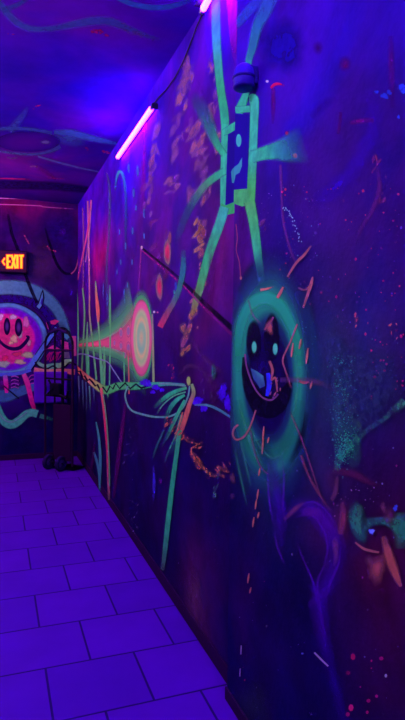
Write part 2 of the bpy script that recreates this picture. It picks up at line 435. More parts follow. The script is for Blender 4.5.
p = Paint('far', Z)
p.stroke([(216, -4), (216.5, 30), (218, 58), (221, 88), (224.5, 112), (225.8, 132)], [9, 9, 8.4, 8.4, 9, 8], [(80, 140, 250), (80, 190, 245), (80, 215, 200), (70, 215, 150), GREEN, GREEN], [.9, 1, 1, 1, 1, 1], .35)
p.e = 1.5
p.stroke([(225.4, 124), (225, 150), (224.4, 180), (224.4, 208)], 7.6, GREEN, 1, .3)
p.stroke([(223, 133), (230, 129.5), (238, 124)], [6, 8, 7], GREEN, 1, .3)
p.poly([(221.4, 203), (226, 205.4), (236, 201.5), (236, 213), (227, 215), (221, 221)], (66, 205, 120), .95)
p.e = 1.2
p.stroke([(225, 207), (220, 224), (213, 243), (207, 262), (201, 285), (196, 303), (190, 322)], [9.5, 10, 9.4, 9, 8, 7, 4], [GREEN, GREEN, (60, 200, 140), (60, 195, 135), (90, 180, 120), (140, 150, 110), (190, 110, 100)], [1, 1, 1, 1, .95, .8, 0], .35)
p.e = 1.6
p.stroke([(225, 155), (216, 141), (209, 124), (203, 110), (196, 99), (190, 94)], [7, 9, 12, 14, 13, 8], [GREEN, (60, 190, 155), (55, 150, 165), (50, 110, 170), (55, 80, 170), (60, 50, 170)], [1, .95, .75, .55, .3, 0], .6)
p.e = 1.4
p.stroke([(225, 171), (213, 179), (204, 187), (196, 198), (188, 212), (180, 232), (177, 246)], [8, 8, 8, 8.5, 8, 7, 4], [GREEN, (70, 190, 145), (100, 165, 140), (80, 130, 150), (50, 85, 160), (48, 70, 160), (50, 50, 150)], [1, .95, .85, .75, .6, .45, 0], .5)
fig = p.build('painted_figure', wr, 'paint', 'bright green long limbed painted figure, far side half')
Paint('far', 1.7).poly([(228.3, 134.4), (237, 129.5), (236, 201.5), (225.8, 205.6)], (30, 0, 160)).build('dark_torso', fig, 'crisp', 'dark blue block in the green torso')
Paint('far', 1.7).poly([(231.6, 172), (233, 169), (237, 166), (237, 175), (235, 178), (234.5, 183), (232.6, 183)], (64, 165, 190)).build('mouth', fig, 'crisp')

p = Paint('far', 1.7)  # reflections of the tubes painted on as magenta strokes
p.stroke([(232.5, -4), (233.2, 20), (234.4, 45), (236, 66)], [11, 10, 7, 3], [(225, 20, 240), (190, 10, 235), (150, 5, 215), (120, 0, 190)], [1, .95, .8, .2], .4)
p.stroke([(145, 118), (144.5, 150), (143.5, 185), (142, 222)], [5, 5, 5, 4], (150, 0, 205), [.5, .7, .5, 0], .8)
p.build('painted_tube_reflections', wr, 'paint', 'magenta tube reflections painted down the far mural stretch')

p = Paint('far', 1.9)
p.stroke([(115.5, 190), (116.5, 180), (119.5, 172), (123.5, 176), (126, 196), (126, 225), (125.5, 262)], [1.5, 2, 3.2, 3, 2.6, 2.4, 1], [(60, 110, 240), (70, 150, 245), (80, 190, 245), (70, 160, 245), (60, 110, 230), (60, 90, 200), (60, 80, 190)], [.5, .8, .9, .8, .6, .5, 0], .5)
p.stroke([(107, 173), (109.6, 186), (110, 210), (109, 238), (107, 265), (107.5, 300), (109, 330)], [1.6, 2.6, 2.8, 2.4, 2.4, 2.4, 1.6], (88, 90, 195), [.5, .7, .7, .6, .6, .5, .2], .6)
for x, y, rx, ry in ((129, 168, 1.5, 6), (138, 171, 1.6, 6.5), (134, 193, 1.5, 6), (144.4, 213, 1.2, 6), (133, 231, 1.3, 5), (126, 246, 1.2, 5), (121, 262, 1, 4), (124.6, 292, 1, 4.5), (132.6, 262, .9, 4), (144.5, 236, 1, 4), (128, 285, .8, 4), (136.5, 208, 1, 4), (120, 232, .9, 4), (117.5, 272, .8, 4)):
    p.disc(x, y, rx, ry, (80, 115, 235), .85)
p.build('painted_teardrops', wr, 'paint', 'cyan arch and teardrop dots painted below the farther tube')

p = Paint('far', 1.35)
p.stroke([(141, 247), (160, 262), (180, 278.5), (205, 303), (238, 333)], [2, 2.4, 3, 4.4, 5.6], (14, 0, 48), [.9, .75, .7, .85, .9], .4)
p.stroke([(143, 251), (162, 267), (182, 284), (205, 308), (236, 338)], [1.5, 2.2, 2.6, 2.8, 2.6], (175, 25, 150), [.8, .6, .7, .6, .4], .7)
p.stroke([(141.6, 249), (140.5, 270), (138.5, 296)], [2, 2, 1.6], (150, 40, 160), [.8, .6, .4], .5)
p.disc(142.2, 247.6, 1.3, 2.2, (210, 160, 220), .9)
p.build('painted_beam', wr, 'paint', 'dark diagonal beam with a magenta edge painted across the far stretch')

p = Paint('far', 1.35)
for x, y, rx, ry in ((168, 252, 4.6, 15), (160, 287, 4.4, 15)):
    p.oval(x, y, rx, ry, [(.01, (255, 50, 110), 1), (.34, (250, 45, 110), 1), (.5, (195, 80, 130), .85), (.72, (160, 110, 140), .75), (1, (110, 70, 140), 0)], wob=.05)
p.disc(170.5, 238, 2.2, 8, (165, 85, 130), .7)
p.stroke([(184, 250), (184, 266), (181, 284), (176, 299), (168, 313), (160.5, 327)], [4.5, 6, 6, 6, 6.5, 7], [(50, 90, 160), (50, 120, 160), (55, 130, 150), (90, 120, 150), (170, 80, 135), (225, 55, 125)], [.4, .9, .95, .9, .9, .9], .45)
p.disc(176.5, 286, 1.5, 6, (60, 70, 215), .8); p.disc(175, 292, 1.2, 3, (70, 150, 190), .8)
p.build('painted_petals', wr, 'paint', 'two pink centred ovals and a teal to pink curved stroke')

p = Paint('far')
p.stroke([(70, 345), (88, 344), (101, 342.5), (111, 341.5), (121, 340), (131, 339), (138, 338)], [7, 16, 27, 38, 54, 80, 94], [(90, 180, 120), (85, 195, 120), (75, 200, 120), (80, 205, 120), (85, 210, 125), (95, 210, 125), (95, 210, 125)], [.3, .75, .85, .85, .85, .8, .7], .7)
p.oval(142, 338, 13.5, 49, [(.7, (80, 210, 120), .9), (.8, (80, 205, 120), .75), (1.0, (60, 150, 120), 0)])
p.stroke([(72, 345.5), (90, 344.5), (104, 343), (113, 342), (122, 341), (131, 340), (139, 339)], [3, 5, 9, 16, 27, 44, 60], [(215, 80, 120), (220, 78, 120), (215, 75, 125), (200, 70, 135), (205, 75, 130), (225, 90, 125), (235, 95, 125)], [.5, .85, .85, .8, .8, .85, .9], .65)
horn = p.build('painted_horn', wr, 'crisp', 'pink and green glowing horn flaring into an upright ring')
p = Paint('far')
p.oval(142, 338, 11.2, 40, [(.01, (190, 175, 130), 1), (.12, (175, 185, 135), 1), (.26, (125, 180, 140), 1), (.36, (130, 195, 140), 1), (.46, (200, 195, 130), 1), (.58, (150, 220, 125), 1), (.68, (170, 190, 130), 1), (.76, (250, 90, 135), 1), (.9, (245, 75, 130), 1), (1, (230, 90, 120), 0)])
p.build('ring', horn, 'crisp', 'upright ring with a yellow green centre')
p = Paint('far')
for x, y, rx, ry in ((121.5, 333, 2.4, 6), (121.5, 346, 2.2, 5), (129, 331, 2.4, 7), (129, 348, 2.4, 7), (115, 343, 1.5, 4), (125.5, 355, 1.6, 4)):
    p.oval(x, y, rx, ry, [(.01, (160, 70, 150), .9), (.45, (110, 110, 150), .9), (.7, (235, 80, 140), .9), (1, (235, 80, 140), 0)])
p.build('bubble', horn, 'crisp')

p = Paint('far')
LM = (88, 215, 120)
p.stroke([(83, 208), (84, 240), (83.6, 290)], 1.5, (125, 75, 160), [.6, .7, .5], .4)
p.stroke([(88.2, 201), (89, 240), (89.6, 270), (90, 300)], 1.7, (170, 110, 170), [.6, .8, .8, .6], .4)
p.stroke([(91.5, 200), (88.6, 228), (83, 256), (78, 280)], 1.8, (185, 75, 150), [.5, .7, .6, .4], .4)
p.stroke([(92, 200), (89.6, 235), (86, 262)], 1.2, (160, 110, 170), .6, .4)
p.stroke([(75.5, 272), (77.5, 300), (78.6, 330), (78, 366)], [2, 1.8, 1.8, 1.6], [(110, 150, 110), LM, (80, 190, 140), (80, 180, 140)], .85, .4)
p.stroke([(83, 288), (85, 312), (83.6, 345), (82, 374)], [1.6, 1.8, 1.8, 2], [(100, 160, 130), LM, LM, (90, 220, 130)], .85, .4)
p.stroke([(90, 296), (90.2, 316), (93.5, 346), (97, 380)], [1.6, 1.8, 1.8, 2.2], [(150, 120, 150), (140, 140, 130), LM, LM], .85, .4)
p.stroke([(96, 281), (97, 296), (98.4, 310), (98.8, 324)], [1, 2.6, 4, 1.6], [(90, 180, 130), (190, 120, 110), (215, 100, 105), (160, 130, 120)], .9, .4)
p.stroke([(98.8, 322), (100.4, 345), (101.8, 366), (103, 386)], [1.6, 2.2, 3.4, 3.4], [(110, 180, 130), LM, (80, 225, 120), (70, 215, 130)], .95, .4)
p.stroke([(110.4, 285), (110.6, 312), (110.8, 345), (110, 386)], [1.6, 2.4, 1.8, 1.6], [(90, 110, 180), LM, LM, (70, 190, 140)], .85, .4)
p.stroke([(88, 322), (87.4, 345), (88, 360), (88.4, 378)], [1, 2.6, 4.2, 3], [(90, 170, 130), LM, (70, 220, 120), (70, 200, 130)], .9, .4)
p.stroke([(104.6, 346), (105, 366), (104.6, 388)], [1.4, 2.6, 2.4], (85, 225, 120), .9, .4)
p.stroke([(124.4, 352), (124.8, 366), (125, 384)], 1.5, (85, 190, 130), .8, .4)
p.stroke([(128.8, 350), (129.4, 372), (129.8, 394)], 1.5, (205, 90, 110), .8, .4)
p.stroke([(153.2, 314), (153.8, 345), (154.4, 383)], [1.6, 2.2, 2.4], [(150, 110, 150), (160, 150, 130), (150, 190, 130)], .85, .4)
p.stroke([(73, 355), (84, 354), (96, 358), (108, 362), (114, 370), (122, 382)], 1.3, (120, 130, 190), .8, .4)
p.disc(155, 312, 1.4, 1.5, (210, 170, 220), .9); p.disc(158.5, 312.4, 1.2, 1.2, (200, 90, 160), .9)
p.disc(104, 290, 1, 10, (60, 80, 190), .6); p.disc(108, 300, .9, 9, (60, 90, 190), .6); p.disc(125.5, 300, .8, 6, (70, 90, 190), .6)
p.build('painted_drips', wr, 'paint', 'thin lime and salmon drips hanging in front of the horn tip')

p = Paint('far')
p.stroke([(71, 362), (79, 370), (88, 378), (98, 386), (107, 390), (120, 386), (135, 386), (150, 385), (168, 384), (186, 385)], [5, 5, 6, 8, 9, 8, 8, 6, 4, 3], [(215, 80, 115), (200, 110, 110), (190, 120, 110), (150, 190, 110), (80, 215, 110), (75, 215, 115), (70, 205, 125), (65, 190, 140), (70, 150, 160), (80, 150, 150)], [.9, .9, .9, .95, 1, 1, .95, .9, .8, .7], .4)
for x, y0, y1, c in ((74, 370, 386, (215, 60, 120)), (79, 376, 404, (90, 110, 180)), (83, 380, 412, (80, 120, 180)), (86.5, 382, 416, (70, 100, 170)), (90, 386, 412, (80, 140, 160)), (94, 388, 404, (70, 90, 170)), (108, 392, 400, (80, 190, 130))):
    p.stroke([(x, y0), (x + .6, (y0 + y1) / 2), (x + .8, y1)], [1.8, 1.5, .8], c, [.8, .6, 0], .5)
zz = p.build('painted_zigzag', wr, 'paint', 'black zigzag line over a dripping green band')
p = Paint('far')
p.stroke([(67, 359), (70, 361), (73, 365.5), (75, 364.6), (78, 371.5), (80.5, 371), (83, 377.5), (85, 375.6), (88, 381), (90, 379), (93, 382), (96, 386), (98, 384.5), (101, 390.5), (103.4, 387), (107.5, 392.5), (110.6, 386), (113.6, 389), (116.6, 383.4), (120.4, 388.6), (126, 383), (131, 388.6), (137, 384), (142, 388), (149, 386)], 2, (8, 0, 34), 1, .2, sharp=True)
p.build('jagged_line', zz, 'crisp', 'jagged black line')

p = Paint('far')
for x, y, rx, ry, sd in ((147, 383, 6.5, 5.5, 1), (157, 387.5, 5, 3.5, 2), (198, 401, 7, 7, 3), (205, 408, 4, 6, 4), (224, 392, 6, 9, 5), (229, 403, 5, 9, 6), (163, 390, 3, 3, 7), (154, 392, 3, 3, 8)):
    p.oval(x, y, rx, ry, [(.01, (75, 12, 225), 1), (.6, (66, 8, 215), .95), (1, (50, 0, 190), 0)], wob=.17, seed=sd)
p.build('painted_blossoms', wr, 'paint', 'small violet blue blossoms along the green stems')

p = Paint('far')
TG = (56, 172, 140)
p.stroke([(129, 386), (126, 396), (131, 409), (142, 414), (158, 417), (172, 416), (183, 409), (189, 397), (191, 386)], [1.6, 1.8, 2, 2.2, 2.2, 2, 2, 1.8, 1.6], (95, 150, 165), .9, .4)
p.stroke([(160, 383.5), (172, 384), (187, 386)], 2, (110, 150, 165), .8, .4)
p.stroke([(188, 388), (178, 391), (167, 397), (155, 408)], [3, 4.4, 5, 3], [(80, 170, 130), TG, TG, (40, 110, 120)], [.9, .9, .8, .2], .5)
p.stroke([(186, 395), (178, 400), (171, 409), (165, 424)], [3, 4.6, 5, 2], [TG, TG, (44, 130, 130), (40, 100, 120)], [.9, .9, .8, .1], .5)
p.stroke([(186, 400), (180, 412), (172, 428), (163, 447)], [3, 4, 4, 1.6], [TG, TG, (40, 125, 130), (35, 90, 120)], [.9, .9, .75, .1], .5)
p.stroke([(183, 415), (178, 436), (171, 456)], [4, 5, 3], [(50, 140, 125), (40, 115, 120), (32, 70, 115)], [.9, .7, .1], .5)
p.stroke([(165, 430), (158, 446), (154, 458)], [2, 2.4, 1.4], (40, 100, 125), [.7, .6, .2], .5)
p.stroke([(193, 384), (195, 393), (191, 404), (186, 420), (181, 434)], [3, 4.4, 5, 5.6, 5], [(140, 170, 120), (150, 140, 120), (190, 100, 110), (205, 90, 100), (190, 80, 110)], [.9, .8, .9, .95, .6], .45)
p.stroke([(181, 430), (177.6, 455), (173.5, 485), (169.6, 518), (166.4, 548), (163.6, 570)], [4.6, 4.6, 5, 5.4, 5, 4], [(70, 160, 125), (48, 150, 125), (46, 158, 128), (50, 160, 130), (55, 130, 125), (75, 85, 120)], [.9, 1, 1, 1, .95, .6], .3)
p.stroke([(187, 392), (175, 396), (164, 405), (158, 414)], 1.6, (95, 190, 150), [.8, .8, .6, .1], .5); p.stroke([(185, 404), (177, 420), (168, 440)], 1.6, (85, 180, 140), [.8, .7, .1], .5)
p.stroke([(181, 428), (172, 446), (166, 462)], 1.6, (60, 140, 140), [.7, .6, .1], .5); p.stroke([(184, 412), (180, 426), (176, 440)], 1.8, (200, 110, 110), [.7, .7, .2], .5)
p.disc(190, 381, 2.4, 5.5, (165, 205, 110), .95)
p.stroke([(196, 405), (208, 405), (219, 409), (232, 417)], [1.6, 2.6, 3, 2.4], [(90, 110, 180), (80, 130, 170), (70, 120, 170), (70, 120, 170)], .85, .4)
p.build('painted_stalk', wr, 'paint', 'tall teal stalk with drooping leaves and a salmon throat')

p = Paint('far')
p.flecks([(166, 416), (172, 424), (180, 430), (188, 440), (199, 444)], 26, (2, 2.4), (1.4, 4), [(200, 90, 95), (170, 70, 110)], (.5, .9), 21, 40)
p.stroke([(184, 434), (189, 441), (199, 444), (193, 449), (196, 458), (204, 466), (209, 472), (218, 475), (221, 466)], [1.4, 2, 1.6, 2, 3, 3, 3.4, 3, 1.6], [(190, 85, 105), ORANGE, ORANGE, ORANGE, (205, 95, 95), ORANGE, (215, 110, 90), ORANGE, (180, 80, 110)], .8, .6)
p.flecks([(194, 452), (202, 464), (212, 474), (222, 470), (233, 466)], 42, (2.2, 2.6), (1.6, 5), [(210, 100, 90), (170, 70, 105), (190, 90, 100)], (.45, .9), 22, -38)
p.flecks([(222, 470), (218, 484), (215, 498)], 14, (1.2, 3), (1.4, 4), [(90, 130, 150), (70, 90, 160)], (.5, .9), 23, 75)
p.flecks([(167, 358), (172, 368), (175, 376)], 12, (1.6, 3), (1, 2.4), [(215, 45, 100), (170, 60, 110)], (.6, .95), 24)
p.flecks([(212, 375), (205, 385), (212, 392)], 12, (5, 5), (2, 6), [(95, 40, 110), (80, 50, 110)], (.3, .6), 25)
p.build('painted_flames', wr, 'worn', 'ragged orange flame trail right of the teal stalk')

p = Paint('far')
p.stroke([(97, 422), (99.6, 436), (101.2, 456), (100.8, 478), (100.4, 492)], [1.4, 2.4, 3, 2.8, 1.8], (62, 140, 165), [.9, .9, .9, .8, .5], .4)
p.stroke([(94.6, 452), (98, 462), (100.2, 474), (100.6, 488)], [2.6, 2.8, 2.8, 2.2], (58, 125, 160), .9, .4)
p.stroke([(102, 388), (105, 408), (107, 430), (108.6, 455), (109.6, 484), (110, 500)], [3, 3.4, 3.2, 2.8, 2.8, 2.2], [(220, 90, 110), (215, 75, 115), (195, 40, 105), (180, 50, 110), (150, 70, 110), (100, 80, 110)], .9, .4)
p.stroke([(104, 394), (106.6, 412), (108.4, 432), (110, 458), (110.6, 486)], 1.5, (95, 145, 130), .85, .4)
p.stroke([(126.6, 404), (123.4, 428), (119, 462), (114.6, 498)], [2.5, 4, 4.4, 3], (88, 5, 108), [.4, .75, .7, .3], .6)
p.stroke([(95.6, 444), (94, 458), (92, 470)], [1.4, 2.6, 2], (70, 5, 100), .6, .6)
p.build('painted_blades', wr, 'paint', 'teal and crimson blades rising from the floor near the corner')

p = Paint('far')
p.stroke([(155, 466), (155.6, 482), (155, 502)], [1.5, 4, 1.4], (62, 40, 205), [.3, .85, .2], .7)
p.disc(162, 481, 1.8, 3.6, (95, 10, 150), .7)
p.flecks([(134, 428), (131, 444), (127, 470)], 12, (2, 6), (.7, 2), [(110, 90, 180), (80, 60, 150)], (.4, .8), 31, 70)
p.flecks([(139, 505), (134, 518), (142, 540)], 16, (2, 6), (.6, 2), [(120, 100, 180), (80, 60, 150)], (.4, .8), 32, 70)
p.dots((120, 430, 226, 640), 40, (.4, .9), [(110, 80, 170), (80, 50, 160)], (.4, .8), 33)
p.stroke([(243, 640), (243, 650)], 1.2, (150, 110, 190), .8, .5)
p.build('paint_specks', wr, 'paint', 'faint pale specks scattered over the lower far stretch', 'stuff')

p = Paint('far', 1.1)
for pts, w, c in (([(178, 380), (190, 366), (205, 372), (222, 396)], 5, (100, 45, 115)), ([(190, 330), (200, 350), (215, 366), (230, 374)], 5, (96, 40, 120)), ([(212, 230), (214, 262), (210, 300), (214, 340)], 8, (104, 14, 124)), ([(228, 230), (226, 270), (229, 320)], 7, (110, 16, 128)), ([(160, 330), (172, 346), (180, 366)], 8, (60, 6, 120)), ([(195, 70), (208, 110), (214, 150)], 7, (90, 8, 170))):
    p.stroke(pts, [w * .6] + [w] * (len(pts) - 2) + [w * .6], c, [.1] + [.5] * (len(pts) - 2) + [.1], .9)
p.disc(216, 372, 3, 9, (50, 140, 130), .7, .6); p.disc(216, 372, 1.6, 5, (40, 20, 110), .7, .5)
p.build('painted_smoke_wisps', wr, 'worn', 'faint violet and rose wisps between the horn and the panel edge')
p = Paint('far', 1.1)
p.disc(196, 596, 11, 30, (112, 52, 128), .75, .85, wob=.08); p.disc(205, 622, 10, 30, (82, 24, 108), .6, .9, wob=.1); p.disc(185, 590, 18, 36, (70, 8, 100), .5, .9)
p.build('painted_dust_patch', wr, 'worn', 'dusty rose patch low on the mural above the baseboard')

# ------------------------------------------------------------------ mural on the near stretch
p = Paint('near', 1.6)
p.disc(283, 46, 30, 28, (34, 0, 185), .9, .6, wob=.1)
p.disc(345, 64, 7, 9, (110, 4, 135), .7, .8); p.disc(318, 48, 6, 8, (85, 0, 150), .6, .8)
p.e = 1.35
p.stroke([(368, 92), (372.5, 112), (371, 132), (364, 152), (352, 172), (332, 190), (308, 208)], [10, 16, 18, 18, 18, 18, 12], (66, 8, 215), [.2, .6, .65, .6, .65, .7, .1], .95)
p.stroke([(312, 118), (322, 106), (336, 98)], [8, 10, 7], (60, 5, 205), [.2, .55, .1], .8)
p.stroke([(350, 123), (360, 121), (374, 120)], [4, 5, 4], (115, 4, 150), [.4, .8, .3], .7)
p.stroke([(341, 112), (340, 124), (338, 134)], [3, 4, 3], (100, 0, 140), .6, .7)
p.stroke([(391, 36), (391.5, 70), (393, 108)], [5, 7, 5], (95, 0, 145), [.3, .6, .2], .8)
p.stroke([(273.5, 88), (273.5, 104), (273, 124)], [4, 5, 3], (112, 2, 140), [.8, .7, .2], .7)
p.stroke([(271, 88), (275, 84.5), (280, 84), (285, 86)], [3, 4, 3, 2], (225, 20, 110), [.6, .9, .7, .2], .6)
p.disc(267.4, 81.4, 1.9, 1.6, (255, 180, 240), 1, .5)
p.disc(295.4, 155.6, 3, 2.8, (240, 25, 95), 1, .5, wob=.1); p.disc(287, 133, 2.6, 3, (175, 10, 130), .8, .6)
p.build('painted_violet_hook', wn, 'paint', 'soft violet hook and red sparks high on the near stretch')

p = Paint('near', 1.3)
for x, y, r, sd in ((385, 96, 4.2, 1), (389.5, 92.5, 3, 2), (377, 92, 2.4, 3), (403, 87, 4.5, 4), (404, 91, 3.4, 5), (399, 117, 2, 6)):
    p.oval(x, y, r, r, [(.01, (48, 62, 240), 1), (.7, (45, 50, 230), 1), (1, (40, 20, 200), 0)], wob=.2, seed=sd)
p.build('painted_blue_patches', wn, 'paint', 'bright blue paint patches at the upper right of the mural')

p = Paint('near')
p.flecks([(373, 158), (376, 164), (385, 190), (388, 197)], 12, (3, 4), (1.6, 5), [(150, 40, 130), (120, 25, 120)], (.3, .7), 41)
p.stroke([(378, 168), (380, 190), (372, 212), (362, 228), (357, 244)], [4, 6, 5, 5, 3], (92, 22, 128), [.3, .6, .6, .5, .1], .8)
p.stroke([(281, 165), (282, 190), (284, 222), (291, 250), (296, 262)], [3, 3, 3, 3, 2], (105, 35, 135), [.6, .6, .55, .5, .3], .7)
p.flecks([(262, 205), (261, 215), (262, 225)], 6, (3, 6), (2, 7), [(110, 40, 140)], (.3, .5), 42)
p.dots((280, 180, 405, 335), 130, (.5, 1.9), [(165, 20, 105), (130, 15, 115), (190, 40, 110), (90, 40, 190)], (.35, .85), 43)
p.dots((372, 330, 405, 405), 26, (.7, 2.4), [(195, 25, 110), (165, 18, 110)], (.6, .95), 44)
p.dots((345, 655, 405, 720), 13, (1, 3.6), [(185, 25, 120), (150, 15, 110)], (.6, .9), 45)
p.dots((240, 420, 405, 720), 110, (.4, 1.3), [(110, 80, 180), (130, 30, 120), (90, 60, 180)], (.35, .8), 46)
p.dots((255, 185, 320, 260), 90, (.3, .75), [(120, 90, 200), (110, 60, 190), (80, 110, 200)], (.4, .85), 47)
for k in range(34):
    t = k / 33; p.disc(284 + 17 * t + rnd.gauss(0, 1), 208 + 36 * t * t + rnd.gauss(0, 1.2), .6, .8, (130, 150, 225), .85)
p.dots((335, 485, 375, 520), 24, (.4, 1), [(150, 90, 190), (190, 120, 200)], (.5, .9), 48)
p.flecks([(357, 318), (372, 320), (392, 326), (400, 335)], 9, (3, 4), (1.4, 4.5), [(200, 80, 100), (160, 60, 110)], (.5, .85), 49, 74)
p.build('paint_spatter', wn, 'paint', 'fine pink and blue paint spatter over the near stretch', 'stuff')

p = Paint('near', 1.15)
p.stroke([(242, 205), (243, 235), (240, 262), (236, 292)], [10, 14, 12, 10], (80, 8, 145), [.5, .65, .5, .2], .8)
p.stroke([(268, 250), (256, 270), (244, 294), (236, 318)], [9, 10, 10, 8], (34, 44, 140), [.1, .55, .6, .3], .7)
p.stroke([(256, 262), (248, 274), (240, 292)], [6, 7, 5], (16, 0, 60), [.2, .7, .2], .7)
p.stroke([(236.6, 224), (238, 238), (237, 250), (240, 262), (241.4, 277)], [1.2, 1.2, 1.1, 1.3, 1.6], (165, 60, 130), .75, .5)
p.disc(241.6, 278, 1.5, 2.2, (200, 110, 130), .9)
p.build('painted_violet_shade', wn, 'paint', 'violet and slate blue brush marks between the green legs')

p = Paint('near', 1.5)
p.stroke([(272, -4), (266, 10), (258, 27), (253.5, 46), (249, 64), (247.5, 90), (243, 104), (238, 114)], [15, 14, 11, 9, 7, 7, 9, 11], [(60, 90, 225), (55, 105, 215), (50, 120, 200), (55, 140, 190), (60, 165, 180), (60, 190, 160), GREEN, GREEN], [.7, .75, .8, .8, .85, .95, 1, 1], .4)
p.stroke([(262, -3), (252, 8), (240, 22), (236, 28)], [10, 10, 9, 6], (58, 84, 232), [.5, .65, .65, .3], .5)
p.e = 1.25
p.stroke([(236, 110.5), (243, 109.5), (251, 109)], [8, 7, 7], GREEN, 1, .3)
p.stroke([(250, 98), (254.4, 98.6), (255.2, 110), (254.4, 135), (253.4, 160), (252, 185), (250.6, 206)], [5, 9.4, 9, 8.4, 8.8, 9.4, 10], [(58, 190, 150), GREEN, GREEN, GREEN, GREEN, (75, 220, 115), (85, 225, 105)], 1, .3)
p.poly([(232, 191.6), (248, 188.6), (252, 204), (243, 206.5), (232, 205)], (80, 215, 115), .97)
p.e = 1.1
p.stroke([(250.4, 202), (254, 220), (256.6, 238), (258.8, 256), (261.4, 274), (262.6, 290)], [11.5, 10, 9.4, 8.6, 7.4, 5], [(85, 225, 105), (75, 215, 120), (65, 200, 135), (58, 170, 145), (50, 130, 145), (48, 110, 140)], [1, 1, 1, .95, .75, .2], .35)
p.stroke([(252.6, 157), (264, 153.6), (276, 151), (288, 149), (306, 144)], [13, 13.5, 18, 26, 38], [GREEN, (60, 200, 150), (55, 165, 160), (52, 130, 165), (50, 100, 170)], [1, .95, .8, .6, .05], .35)
fign = p.build('painted_figure_near', wn, 'paint', 'bright green long limbed painted figure, near side half')
p = Paint('near', 1.4); p.poly([(232, 117), (250.5, 114.7), (248, 188.8), (232, 191.4)], (30, 0, 165))
p.build('dark_torso', fign, 'crisp', 'dark blue block in the green torso')
Paint('near', 1.4).oval(239.6, 140.6, 2.8, 6.8, [(.01, (70, 185, 195), 1), (.9, (70, 185, 195), 1), (1, (60, 150, 200), 0)]).build('eye', fign, 'crisp')
Paint('near', 1.4).poly([(232, 171), (234, 168), (239.6, 164), (243, 157.6), (242.8, 166), (240.6, 172.6), (236.4, 175), (235, 182), (233, 183)], (64, 160, 195)).build('mouth', fign, 'crisp')

p = Paint('near', .9)
p.oval(270, 381, 32, 83, [(.01, (18, 0, 70), .8), (.58, (20, 0, 76), .85), (.74, (26, 50, 104), .85), (.86, (32, 122, 116), .95), (1.02, (34, 132, 122), .95), (1.14, (32, 92, 122), .75), (1.34, (34, 54, 126), .5), (1.62, (30, 20, 115), 0)], wob=.012, n=64)
p.stroke([(238, 372), (239, 345), (243, 321), (253, 304), (266, 298), (279, 304), (290, 320), (298, 342), (301, 366)], [7, 10, 12, 15, 17, 16, 13, 11, 8], (36, 150, 134), [.3, .6, .75, .85, .9, .85, .8, .7, .3], .6)
p.stroke([(238, 400), (244, 425), (256, 446), (272, 454), (287, 445), (297, 422), (301, 400)], [8, 12, 20, 24, 18, 11, 8], (30, 108, 112), [.2, .5, .6, .65, .6, .45, .2], .7)
p.stroke([(262, 440), (268, 465), (278, 482), (290, 470)], [14, 16, 12, 6], (26, 60, 104), [.6, .6, .4, .1], .7)
p.stroke([(237, 440), (243, 470), (248, 495)], [8, 9, 6], (34, 58, 104), [.5, .4, .1], .8)
p.stroke([(303, 290), (313, 330), (316, 375), (312, 420)], [12, 12, 14, 10], (28, 58, 118), [.1, .45, .45, .1], .8)
p.stroke([(292, 462), (302, 440), (308, 412)], [5, 7, 5], (12, 0, 50), [.2, .7, .2], .8)
for pts in ([(238, 395), (246, 425), (258, 452), (266, 474)], [(242, 410), (250, 440), (262, 468)], [(250, 425), (262, 448), (276, 458), (290, 446)], [(246, 330), (252, 312), (264, 303), (278, 308)], [(240, 430), (246, 460), (252, 486)], [(296, 350), (299, 376), (297, 404), (290, 426)], [(236, 450), (242, 478), (248, 505)]):
    p.stroke(pts, 2, (60, 165, 140), [.1] + [.4] * (len(pts) - 2) + [.05], .9)
smile = p.build('painted_ringed_smiley', wn, 'crisp', 'large smiley face in a glowing teal ring')
for ex, ey, ry in ((255, 342, 23), (273, 337, 25)):
    q = Paint('near').oval(ex, ey, 8.2, ry, [(.01, (10, 0, 42), 1), (.82, (10, 0, 42), 1), (1, (14, 0, 56), 0)]).build('eye', smile, 'paint', 'black oval eye')
    Paint('near').oval(ex + (0.4 if ex < 260 else 3.6), ey + (5 if ex < 260 else 12), 2.9, 6.8, [(.01, (75, 222, 150), 1), (.7, (66, 205, 145), 1), (1, (40, 120, 120), 0)]).build('pupil', smile, 'crisp', 'green glowing pupil')
p = Paint('near')
p.disc(262, 374, 15, 22, (22, 0, 84), .9, .4)
p.stroke([(245.6, 357), (247.4, 374), (253, 392), (262.5, 405), (273.5, 407), (284, 398), (291.6, 382)], [4, 9, 15, 20, 20, 15, 5], (9, 0, 38), [.95, 1, 1, 1, 1, 1, .8], .2)
p.build('grin', smile, 'paint', 'broad black crescent grin')
p = Paint('near'); p.poly([(252, 368), (258, 371), (265, 376), (266.4, 386), (261.4, 388.4), (254.6, 378)], [(48, 70, 140), (55, 110, 145), (62, 120, 150), (50, 80, 150), (45, 70, 140), (44, 66, 135)], .95)
p.stroke([(269.4, 373), (270.8, 384), (268.4, 396)], [4, 5.4, 3.4], (46, 42, 222), .95, .3)
p.build('tongue', smile, 'paint', 'blue and teal tongue')
p = Paint('near')
SD = (152, 72, 108)
p.stroke([(246.4, 354), (248.4, 368), (254.6, 385), (263, 396.6), (272.6, 400), (280, 394)], 1.9, (118, 60, 128), .85, .4)
p.disc(271, 327, 4.6, 7, (172, 78, 110), .85, .7, wob=.15); p.stroke([(266, 330), (272, 322), (275, 317)], [2, 3, 2], (150, 70, 120), .7, .6)
p.stroke([(271, 361), (274, 370), (273, 380), (277, 378), (279, 392)], [3, 3, 2, 2.4, 1.6], (175, 85, 112), [.7, .8, .7, .8, .6], .5)
p.flecks([(276, 376), (278, 388), (275, 398)], 9, (2, 4), (1.2, 3.4), [(130, 60, 140), (180, 90, 120)], (.5, .85), 51, 75)
p.stroke([(299, 324), (292, 342), (284.6, 359), (287, 370), (293, 388)], 2, SD, [.8, .85, .85, .7, .3], .5)
